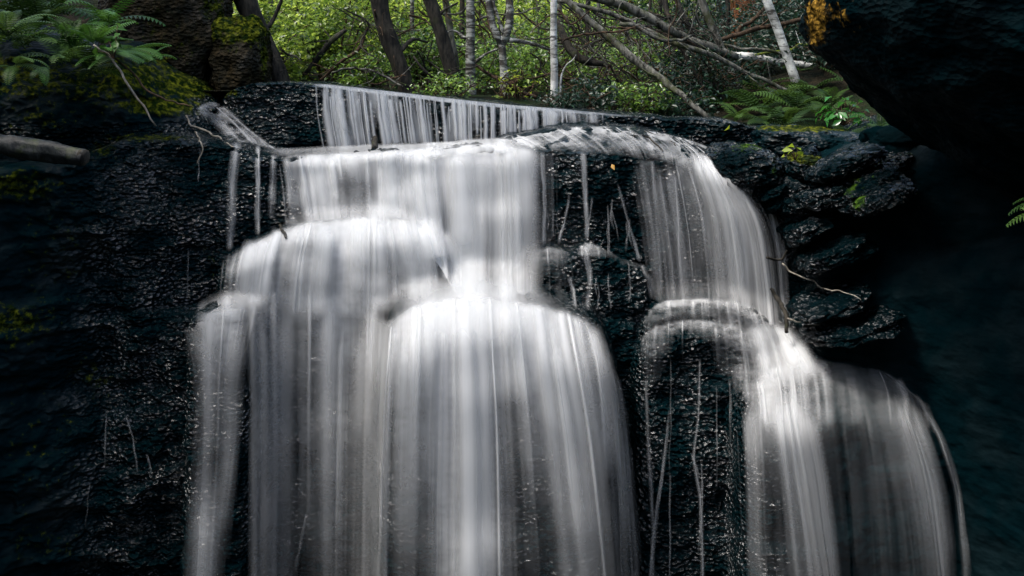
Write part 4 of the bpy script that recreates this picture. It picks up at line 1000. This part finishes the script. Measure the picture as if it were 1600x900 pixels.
log("dark_bough", "dark bough slanting up right from the left end of the ledge", [(460, 132, 11.8), (490, 100, 11.8), (516, 66, 11.8), (540, 46, 11.9)], [3, 4, 5, 3], BARK_DARK, "bough", twigs=5, seed=11, rough=0.2)
log("fallen_branch", "reddish bare branch among the bright leaves left of the middle trunk", [(500, 126, 11.5), (530, 98, 11.5), (560, 76, 11.5), (570, 60, 11.6)], [2, 3, 2.5], BARK_TWIG, "branch", twigs=7, seed=12)
log("fallen_branch", "grey bare branch lying low over the ledge left of the middle trunk", [(520, 112, 11.2), (560, 108, 11.2), (600, 118, 11.2), (628, 136, 11.2)], [1.5, 2, 1.5], BARK_GREY, "branch", twigs=5, seed=13)
log("dark_bough", "dark stem leaning over the pale trunk from upper left", [(1034, -10, 11.9), (1046, 28, 11.8), (1056, 62, 11.7), (1075, 92, 11.7), (1108, 150, 11.6)], [4, 4, 3.5, 3], BARK_DARK, "bough", twigs=3, seed=14)
log("dark_bough", "second dark stem leaning beside the first over the pale trunk", [(1052, -10, 12.0), (1068, 24, 11.9), (1086, 62, 11.9), (1100, 95, 11.8), (1135, 160, 11.7)], [4, 3.5, 3], BARK_DARK, "bough", twigs=3, seed=15)
log("dark_bough", "low dark bough reaching right from the forked birch", [(745, 104, 11.9), (775, 120, 11.8), (800, 136, 11.8), (840, 152, 11.7)], [2, 3, 2.5], BARK_TWIG, "bough", twigs=4, seed=16)
r = np.random.default_rng(321)
for i in range(165):
    if i < 112: cx, cy = r.uniform(850, 1130), r.uniform(20, 165)
    elif i < 148: cx, cy = r.uniform(640, 880), r.uniform(10, 145)
    else: cx, cy = r.uniform(450, 650), r.uniform(20, 125)
    Y = r.uniform(10.9, 14.5)
    ang = r.normal(0.75, 0.45) if r.random() < 0.68 else r.uniform(-1.2, 1.2)
    L = r.uniform(35, 130)
    dx, dy = math.cos(ang) * L / 2, math.sin(ang) * L / 2
    b = r.normal(size=2) * L * 0.09
    pts = [(cx - dx, cy - dy, Y), (cx - dx * 0.3 + b[0], cy - dy * 0.3 + b[1], Y + 0.1), (cx + dx * 0.4 - b[0] * 0.5, cy + dy * 0.4 - b[1] * 0.5, Y + 0.05), (cx + dx, cy + dy, Y - 0.1)]
    if max(p[1] for p in pts) > 195: continue
    log("dead_branch", "thin bare dead branch tangled in the thicket above the falls", pts, [r.uniform(0.7, 1.6), r.uniform(1.0, 2.1), 0.6], [BARK_TWIG, BARK_DARK, BARK_TWIG, BARK_DARK, BARK_GREY][i % 5], "branch", "dead branches tangled above the falls", twigs=int(r.integers(3, 8)), seed=700 + i, sides=6)

# unseen leafy trees added on both banks to shade the sides of the gorge
def add_shade_tree(label, x, y, z0, h, rad, n, seed):
    r = np.random.default_rng(seed)
    e = empty("shade_tree", (x, y, z0), label, "tree")
    path = spline([(x, y, z0 - 0.4), (x + 0.1, y, z0 + h * 0.5), (x, y + 0.1, z0 + h)], 14)
    a = Acc(); a.add(*tube(path, np.linspace(0.22, 0.10, 14), 12, 0.1, seed)); a.build("trunk", BARK_DARK, e)
    cl = 60; d = r.normal(size=(cl, 3)); d /= np.linalg.norm(d, axis=1)[:, None]
    cc = np.array([x, y, z0 + h + rad * 0.4]) + d * rad * (r.random(cl) ** 0.4)[:, None] * np.array([1.15, 1.15, 0.55])
    b = Acc()
    for q in cc[:18]: b.add(*tube(spline([path[-2], path[-1] * 0.4 + q * 0.6 + r.normal(size=3) * 0.1, q], 8), np.linspace(0.07, 0.015, 8), 6))
    b.build("limbs", BARK_DARK, e)
    pk = r.integers(0, cl, n)
    leaf_mesh(cc[pk] + r.normal(size=(n, 3)) * rad * 0.16, r.uniform(0.12, 0.24, n), LEAF_MID, "crown", e, None, seed=seed)
add_shade_tree("leafy tree added unseen on the left bank to shade the ferns", -7.4, 9.9, 4.8, 3.2, 2.4, 6000, 2001)
add_shade_tree("leafy tree added unseen behind the overhanging boulder to shade the right bank", 5.6, 11.2, 4.4, 3.0, 2.7, 6500, 2002)
# ------------------------------------------------------------------ boulders
def boulder(name, label, px, py, Y, rx, rz, ry, seed, mat=ROCK, rot=0.0, amp=0.16, mossup=0.0, sq=2.6, nU=180, nV=110, mossfn=None, shade_dull=0.0, cat="boulder", tilt=0.0, fine=0.02):
    """centre (px,py,Y); rx, rz half sizes in photo px, ry depth half size in metres"""
    s = Y / FPX
    c = P(px, py, Y)
    th = np.linspace(0, 2 * math.pi, nU, endpoint=False); ph = np.linspace(-math.pi / 2, math.pi / 2, nV)
    T, F = np.meshgrid(th, ph, indexing='ij')
    d = np.stack([np.cos(F) * np.cos(T), np.cos(F) * np.sin(T), np.sin(F)], -1)
    k = (np.abs(d) ** sq).sum(-1) ** (-1 / sq)
    p = d * k[..., None]
    nz_ = fbm(d[..., 0] * 1.6 + seed, d[..., 1] * 1.6, d[..., 2] * 1.6, 5, seed)
    p = p * (1 + amp * nz_)[..., None]
    p = p * np.array([rx * s, ry, rz * s])
    f2 = fbm(p[..., 0] * 9, p[..., 1] * 9, p[..., 2] * 9 + seed, 3, seed + 3)
    p = p + d * (fine * f2)[..., None]
    cr, sr = math.cos(rot), math.sin(rot)
    p = np.stack([p[..., 0] * cr + p[..., 2] * sr, p[..., 1], -p[..., 0] * sr + p[..., 2] * cr], -1)
    ct, st = math.cos(tilt), math.sin(tilt)
    p = np.stack([p[..., 0], p[..., 1] * ct - p[..., 2] * st, p[..., 1] * st + p[..., 2] * ct], -1)
    up = d[..., 2]
    mo = mossup * sstep((up + 0.15 * nz_ - 0.1) / 0.5)
    W = p + c
    if mossfn is not None:
        mo = np.maximum(mo, mossfn(800 + W[..., 0] / W[..., 1] * FPX, HOR - (W[..., 2] - CZ) / W[..., 1] * FPX))
    i = np.arange(nU)[:, None] * nV; i2 = ((np.arange(nU) + 1) % nU)[:, None] * nV; j = np.arange(nV - 1)[None, :]
    Q = np.stack([i + j, i2 + j, i2 + j + 1, i + j + 1], -1).reshape(-1, 4)
    o = mesh_obj(name, p.reshape(-1, 3), Q, mat, None, {"moss": mo.ravel(), "shade_dull": np.full(mo.size, shade_dull)})
    o.location = tuple(float(v) for v in c)
    return tag(o, label, cat)

def spots(*L):
    def f(px, py):
        m = np.zeros(px.shape)
        for (x, y, rx, ry, a) in L: m = np.maximum(m, a * np.exp(-((px - x) / rx) ** 2 - ((py - y) / ry) ** 2))
        return m
    return f

boulder("boulder", "big brown boulder with ochre moss behind the ferns at upper left", 262, 30, 10.75, 92, 105, 0.6, 5, BOULDER, 0.05, 0.13, 0.25, 3.2, mossfn=spots((343, 60, 9, 90, 0.9), (330, 10, 24, 24, 0.7), (230, 40, 30, 60, 0.42), (280, 80, 60, 60, 0.38)), shade_dull=0.3, fine=0.03)
boulder("boulder", "smaller mossy boulder between big brown boulder and leaning trunk", 378, 92, 10.7, 40, 70, 0.45, 15, BOULDER, 0.0, 0.12, 0.75, 2.8, mossfn=spots((395, 45, 30, 30, 1.0), (360, 50, 24, 40, 0.7), (412, 90, 8, 50, 0.8)), shade_dull=0.4, fine=0.03)
boulder("overhanging_boulder", "huge black overhanging boulder with gold moss on its upper left edge", 1560, 60, 7.0, 285, 190, 1.5, 27, DARKROCK, 0.62, 0.13, 0.0, 2.6, 260, 180, mossfn=spots((1276, 30, 18, 48, 1.0), (1306, 22, 30, 30, 0.52), (1345, 50, 30, 30, 0.36)), shade_dull=0.6, fine=0.02)
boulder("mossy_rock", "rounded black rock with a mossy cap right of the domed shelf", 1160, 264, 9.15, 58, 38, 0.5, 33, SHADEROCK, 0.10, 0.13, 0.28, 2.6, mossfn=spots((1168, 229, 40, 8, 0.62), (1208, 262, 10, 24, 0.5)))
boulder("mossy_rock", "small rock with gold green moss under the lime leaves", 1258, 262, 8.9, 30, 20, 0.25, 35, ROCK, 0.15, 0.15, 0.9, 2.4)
boulder("wet_rock", "long slanting wet slab pointing up toward the black boulder", 1320, 254, 8.5, 62, 15, 0.3, 37, SHADEROCK, -0.38, 0.12, 0.0, 2.6, shade_dull=0.1)
boulder("mossy_rock", "wet rock with a green mossy back below the slanting slab", 1345, 292, 8.35, 58, 17, 0.32, 39, SHADEROCK, -0.55, 0.14, 0.25, 2.5, mossfn=spots((1316, 284, 26, 22, 1.1)), shade_dull=0.1)
boulder("wet_rock", "glistening rounded rock at the black boulder's foot", 1378, 306, 8.1, 54, 18, 0.3, 41, SHADEROCK, -0.45, 0.14, 0.0, 2.5, mossfn=spots((1340, 308, 14, 24, 0.95)), shade_dull=0.1)
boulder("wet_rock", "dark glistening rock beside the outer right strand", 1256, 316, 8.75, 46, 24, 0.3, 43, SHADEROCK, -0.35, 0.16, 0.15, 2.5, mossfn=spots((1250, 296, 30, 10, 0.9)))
boulder("mossy_rock", "flat mossy rock closing the right end of the upper ledge", 1270, 226, 9.7, 92, 26, 0.4, 45, ROCK, 0.07, 0.10, 0.0, 3.0, mossfn=spots((1260, 200, 90, 7, 1.0)), shade_dull=0.5)

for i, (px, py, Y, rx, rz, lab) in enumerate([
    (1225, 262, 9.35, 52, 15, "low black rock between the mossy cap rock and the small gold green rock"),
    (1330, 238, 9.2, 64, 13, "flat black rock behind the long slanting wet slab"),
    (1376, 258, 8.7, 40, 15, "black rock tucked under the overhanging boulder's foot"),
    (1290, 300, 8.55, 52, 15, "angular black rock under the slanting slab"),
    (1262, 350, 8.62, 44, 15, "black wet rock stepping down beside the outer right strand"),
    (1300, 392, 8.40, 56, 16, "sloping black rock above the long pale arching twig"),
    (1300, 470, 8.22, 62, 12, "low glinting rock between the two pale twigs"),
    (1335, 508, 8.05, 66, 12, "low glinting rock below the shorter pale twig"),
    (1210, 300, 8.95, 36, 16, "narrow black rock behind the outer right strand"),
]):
    boulder("wet_rock", lab, px, py, Y, rx, rz, 0.34, 210 + i, SHADEROCK, -0.5 + 0.07 * (i % 4), 0.2, 0.1, 3.2, 120, 80, shade_dull=0.2, fine=0.03)

boulder("shaded_rock", "matt black rock filling the nook between ledge end and overhanging boulder", 1432, 232, 9.0, 80, 30, 0.5, 251, DARKROCK, 0.1, 0.12, 0.0, 3.0, 120, 80, shade_dull=0.9)

# the fallen log on the left
lp, lr = limb([(-140, 205, 7.9), (-40, 216, 7.9), (40, 231, 7.85), (132, 246, 7.8)], [15, 16, 16, 13.5], 40)
e = empty("fallen_log", lp[20], "grey weathered log lying on the left ledge with its dark end showing", "log")
a = Acc(); a.add(*tube(lp, lr, 26, 0.22, 3, cap=False)); a.build("log", BARK_LOG, e)
ax = lp[-1] - lp[-2]; ax /= np.linalg.norm(ax)
b = Acc(); b.add(*tube(np.array([lp[-1] - ax * 0.03, lp[-1] + ax * 0.012, lp[-1] + ax * 0.02]), [lr[-1] * 0.97, lr[-1] * 0.90, lr[-1] * 0.55], 22, 0.10, 3)); b.build("cut_end", BARK_DARK, e)

# ------------------------------------------------------------------ ferns
def frond_geo(base, az, el, L, droop, n=20, wmax=0.20, roll=0.0):
    """one fern frond: rachis and paired leaflets"""
    t = np.linspace(0, 1, n)
    e_ = el - droop * t ** 1.3
    h = np.array([math.cos(az), math.sin(az), 0.0])
    step = L / (n - 1)
    p = np.zeros((n, 3)); p[0] = base
    tg = np.cos(e_)[:, None] * h + np.sin(e_)[:, None] * np.array([0, 0, 1.0])
    for i in range(1, n): p[i] = p[i - 1] + tg[i - 1] * step
    side = np.cross(h, [0, 0, 1.0]); nor = np.cross(side, tg)
    side = side * math.cos(roll) + nor.mean(0) * math.sin(roll)
    V, Q = tube(p, np.linspace(0.006, 0.0015, n) * (L / 0.6), 4)
    Vs, Qs = [V], [Q]; c = len(V)
    for i in range(2, n - 1):
        ln = L * wmax * math.sin(math.pi * (0.12 + 0.86 * t[i])) ** 0.8 * 1.05
        for sgn in (-1, 1):
            dr = sgn * side * 0.93 + tg[i] * 0.32 - np.array([0, 0, 0.16])
            dr = dr / np.linalg.norm(dr)
            wv = tg[i] * step * 0.40
            b0 = p[i]; m = b0 + dr * ln * 0.4 + nor[i] * 0.02 * L; tip = b0 + dr * ln
            Vs.append(np.array([b0 - wv * 0.6, b0 + wv * 0.6, m + wv, m - wv, tip + wv * 0.12, tip - wv * 0.12]))
            Qs.append(np.array([[c, c + 1, c + 2, c + 3], [c + 3, c + 2, c + 4, c + 5]])); c += 6
    return np.vstack(Vs), np.vstack(Qs)

def fern(label, px, py, Y, L, nf, mat, seed, az=(0, 2 * math.pi), el=(0.5, 1.2), droop=(0.9, 1.6), wmax=0.2, group=None, n=20):
    r = np.random.default_rng(seed)
    c = P(px, py, Y)
    e = empty("fern", c, label, "fern", group)
    for k in range(nf):
        A = az[0] + (az[1] - az[0]) * (k + r.uniform(0.1, 0.9)) / nf
        V, Q = frond_geo(c + r.normal(size=3) * 0.015, A, r.uniform(*el), L * r.uniform(0.7, 1.1), r.uniform(*droop), n, wmax, r.normal() * 0.25)
        a = Acc(); a.add(V, Q, tint=np.clip(r.uniform(0.1, 0.9) + r.normal(size=len(V)) * 0.12, 0, 1))
        a.build("frond", mat, e, smooth=False)
    return e

fern("tall fern with upright fronds on the left bank in front of the brown boulder", 112, 82, 8.9, 0.44, 12, LEAF_FERN, 1, el=(0.75, 1.35), droop=(0.6, 1.5))
fern("fern with level fronds pointing right across the brown boulder", 150, 62, 8.7, 0.35, 8, LEAF_FERN, 2, az=(-1.9, 0.9), el=(0.15, 0.8), droop=(0.4, 1.0))
fern("drooping fern hanging over the mossy ridge at left", 168, 84, 8.6, 0.32, 9, LEAF_FERN, 3, az=(-2.2, 0.4), el=(0.0, 0.6), droop=(0.7, 1.4))
fern("dark fern at the upper left corner of the bank", 10, 55, 8.2, 0.5, 9, LEAF_FERN_DARK, 4, el=(0.5, 1.2))
fern("pale small fern low on the shaded left bank", 20, 105, 8.0, 0.32, 6, LEAF_FERN_DARK, 5, az=(-2.4, 0.2), el=(0.1, 0.6))
fern("single leafy fern tuft hanging under the left bank", 68, 108, 8.2, 0.22, 5, LEAF_FERN, 6, az=(-2.0, -0.6), el=(-0.4, 0.3), n=14)
fern("fern beside the mossy ridge with narrow leaflets", 205, 78, 9.0, 0.34, 7, LEAF_FERN, 7, az=(-2.0, 0.3), el=(0.0, 0.5), droop=(0.6, 1.2))
fern("dark fern standing behind the tall fern on the left bank", 60, 45, 9.2, 0.55, 10, LEAF_FERN_DARK, 8, el=(0.6, 1.3))
fern("fern reaching into the picture at the right edge", 1688, 338, 5.6, 0.36, 8, LEAF_FERN_DARK, 9, az=(2.2, 4.2), el=(0.2, 0.9), droop=(0.9, 1.7))
for i, (px, py, Y, L, lab) in enumerate([
    (1150, 186, 10.7, 0.42, "dark fern where the diagonal branch meets the ledge"),
    (1185, 172, 11.2, 0.50, "dark fern right of the diagonal branch foot"),
    (1215, 160, 11.6, 0.52, "dark fern below the white leaning birch"),
    (1245, 172, 11.0, 0.48, "dark fern above the moss edged ledge end"),
    (1200, 192, 10.5, 0.40, "low dark fern resting on the ledge's moss edge"),
    (1265, 150, 11.8, 0.55, "pale dusty fern right of the white leaning birch"),
    (1300, 160, 11.3, 0.48, "dark fern next to the black boulder's edge"),
    (1175, 150, 12.2, 0.50, "dark fern at the root of the mossy leaning stem"),
    (1290, 186, 10.6, 0.40, "dark fern among the glossy leaves by the black boulder"),
    (1130, 168, 11.6, 0.40, "small dark fern left of the mossy leaning stem"),
    (1330, 140, 11.8, 0.50, "dark fern half covered by the black boulder"),
    (1240, 125, 13.0, 0.55, "far dark fern behind the white leaning birch"),
    (1285, 128, 12.6, 0.55, "far dark fern under the end of the whitish log"),
]):
    fern(lab, px, py, Y, L, 9, LEAF_FERN_DARK, 60 + i, el=(0.25, 1.0), droop=(0.8, 1.5), n=16)

for i, (px, py, Y, L, lab, mt) in enumerate([
    (40, 70, 8.9, 0.55, "dark spreading fern on the bank left of the tall fern", LEAF_FERN_DARK),
    (95, 100, 8.55, 0.40, "small dark fern below the tall fern", LEAF_FERN_DARK),
    (140, 112, 8.7, 0.38, "dark fern hanging in the shade under the level fronds", LEAF_FERN_DARK),
    (15, 30, 9.3, 0.55, "dark fern in the top left corner behind the others", LEAF_FERN_DARK),
    (165, 40, 9.4, 0.5, "fern standing against the foot of the brown boulder", LEAF_FERN),
    (75, 20, 9.6, 0.6, "tall dark fern at the top edge left of the brown boulder", LEAF_FERN_DARK),
    (225, 100, 9.1, 0.28, "small fern on the crest of the mossy ridge", LEAF_FERN),
    (-30, 90, 8.3, 0.5, "dark fern cut off by the left edge", LEAF_FERN_DARK),
]):
    fern(lab, px, py, Y, L, 10, mt, 160 + i, el=(0.3, 1.2), droop=(0.8, 1.7), n=16)
for i, (px, py, Y, L, lab) in enumerate([
    (1320, 215, 10.0, 0.36, "dark fern under the bright broad leaved plant"),
    (1375, 205, 9.6, 0.36, "dark fern in the shadow of the overhanging boulder"),
    (1230, 196, 10.4, 0.36, "low dark fern left of the bright broad leaved plant"),
]):
    fern(lab, px, py, Y, L, 9, LEAF_FERN_DARK, 190 + i, el=(0.25, 1.0), droop=(0.8, 1.5), n=16)

# glossy leaf plants and single leaves
def leaf_plant(label, px, py, Y, n, ls, spread, mat, seed, name="leafy_plant", cat="plant", h=0.12):
    r = np.random.default_rng(seed); c = P(px, py, Y)
    e = empty(name, c, label, cat)
    acc = Acc(); C = []
    for k in range(n):
        t = c + np.array([r.normal() * spread, r.normal() * spread * 0.6, abs(r.normal()) * h + 0.03])
        acc.add(*tube(spline([c, (c + t) / 2 + np.array([0, 0, 0.02]), t], 6), 0.003, 4)); C.append(t)
    acc.build("stem", BARK_TWIG, e)
    leaf_mesh(np.array(C), ls * r.uniform(0.7, 1.3, n), mat, "leaves", e, None, up=0.3, wid=0.55, seed=seed)
    return e
leaf_plant("bright green broad leaved plant beside the black boulder", 1318, 196, 10.2, 40, 0.10, 0.16, mat_leaf("glossy_leaf", (0.015, 0.10, 0.012), (0.04, 0.20, 0.03), 0.3, 0.2, 0.8), 71)
leaf_plant("lime green sprig on the small gold green rock", 1243, 250, 8.6, 7, 0.085, 0.045, LEAF_LIME, 72, h=0.05)
leaf_plant("little plant with a few lime leaves among the ferns at left", 178, 92, 8.4, 9, 0.09, 0.08, LEAF_FERN, 73)
def single(label, px, py, Y, L, mat, seed):
    c = P(px, py, Y)
    o = leaf_mesh(np.zeros((1, 3)), np.array([L]), mat, "leaf", None, np.array([0.8]), up=0.0, wid=0.6, seed=seed, origin=None)
    o.location = tuple(float(v) for v in c)
    q = Vector((0, -0.8, 0.6)).to_track_quat('Z', 'Y').to_euler(); o.rotation_euler = q
    return tag(o, label, "leaf")
def rock_Y(px, py): return float(depth_at(np.array([float(px)]), np.array([float(py)]))[0])
single("single green leaf stuck on the dark ledge right of the dome", 1136, 200, rock_Y(1136, 200) - 0.06, 0.075, LEAF_LIME, 3)
single("orange dead leaf lying on the front of the domed shelf", 958, 261, rock_Y(958, 261) - 0.05, 0.06, LEAF_GOLD, 4)

# twigs hanging on the wet rock
def twig(label, pts, rad, mat, seed, off=0.06, group=None, fixY=None):
    q = []
    for (px, py) in pts:
        Yt = fixY if fixY else (rock_Y(px, py) if 244 < px < 1610 and py > 104 else None)
        q.append((px, py, Yt))
    ys = [v[2] for v in q if v[2]]
    ym = min(ys) if ys else 8.6
    q = [(a, b, (c if c else ym) - off) for a, b, c in q]
    return log("twig", label, q, rad, mat, "twig", group, 0, seed, 0.1, 7)
BT = mat_bark("pale_twig", (0.10, 0.09, 0.07), (0.34, 0.31, 0.26), rough=0.5)
twig("bare twig dangling from the ferns over the left wall", [(150, 68), (178, 98), (205, 135), (225, 165), (240, 196)], [1.6, 1.8, 1.2], BT, 1, fixY=8.5)
twig("second twig beside the dangling one, sloping to the cascade", [(168, 80), (200, 108), (232, 142), (262, 156), (300, 166)], [1.4, 1.6, 1.0], BARK_TWIG, 2, fixY=8.6)
twig("forked twig lying over the rim left of the small cascade", [(292, 182), (300, 196), (318, 206), (340, 214), (362, 228)], [1.5, 1.8, 1.0], BT, 3)
twig("short twig hanging down below the forked twig", [(305, 204), (313, 222), (314, 240), (310, 256)], [1.2, 1.2, 0.8], BT, 4)
twig("black broken stick stuck in the chute on the right", [(1203, 450), (1216, 468), (1226, 490), (1230, 520)], [2.5, 3.5, 3.5, 3], BARK_DARK, 5, off=0.42)
twig("pale thin twig sticking out right from the black stick", [(1228, 498), (1250, 505), (1275, 508), (1298, 511)], [1.6, 1.4, 1.0], BT, 6, off=0.42)
twig("long pale twig arching right over the black rock", [(1218, 410), (1240, 428), (1270, 442), (1310, 456), (1345, 467)], [1.4, 1.3, 0.7], BT, 7, off=0.42)
twig("dark knotted twig against the outer right strand", [(1198, 402), (1212, 406), (1222, 404), (1230, 392)], [1.8, 2.2, 1.2], BARK_DARK, 8, off=0.35)
twig("thin dark twig lying on the wet dome top", [(990, 212), (1008, 212), (1024, 224), (1036, 236)], [1.2, 1.4, 0.8], BARK_DARK, 9, off=0.05)
twig("dark twig on the right slope of the dome top", [(1010, 206), (1036, 214), (1056, 228)], [1.0, 1.2, 0.8], BARK_DARK, 10, off=0.05)
twig("small dark stub in the white water of the left mound", [(438, 352), (442, 360), (446, 370)], [2, 2.6, 2], BARK_DARK, 11, off=0.10)
twig("dark stub poking up in the upper curtain", [(585, 232), (586, 216), (588, 200)], [5, 4.5, 3], BARK_DARK, 12, off=0.10)
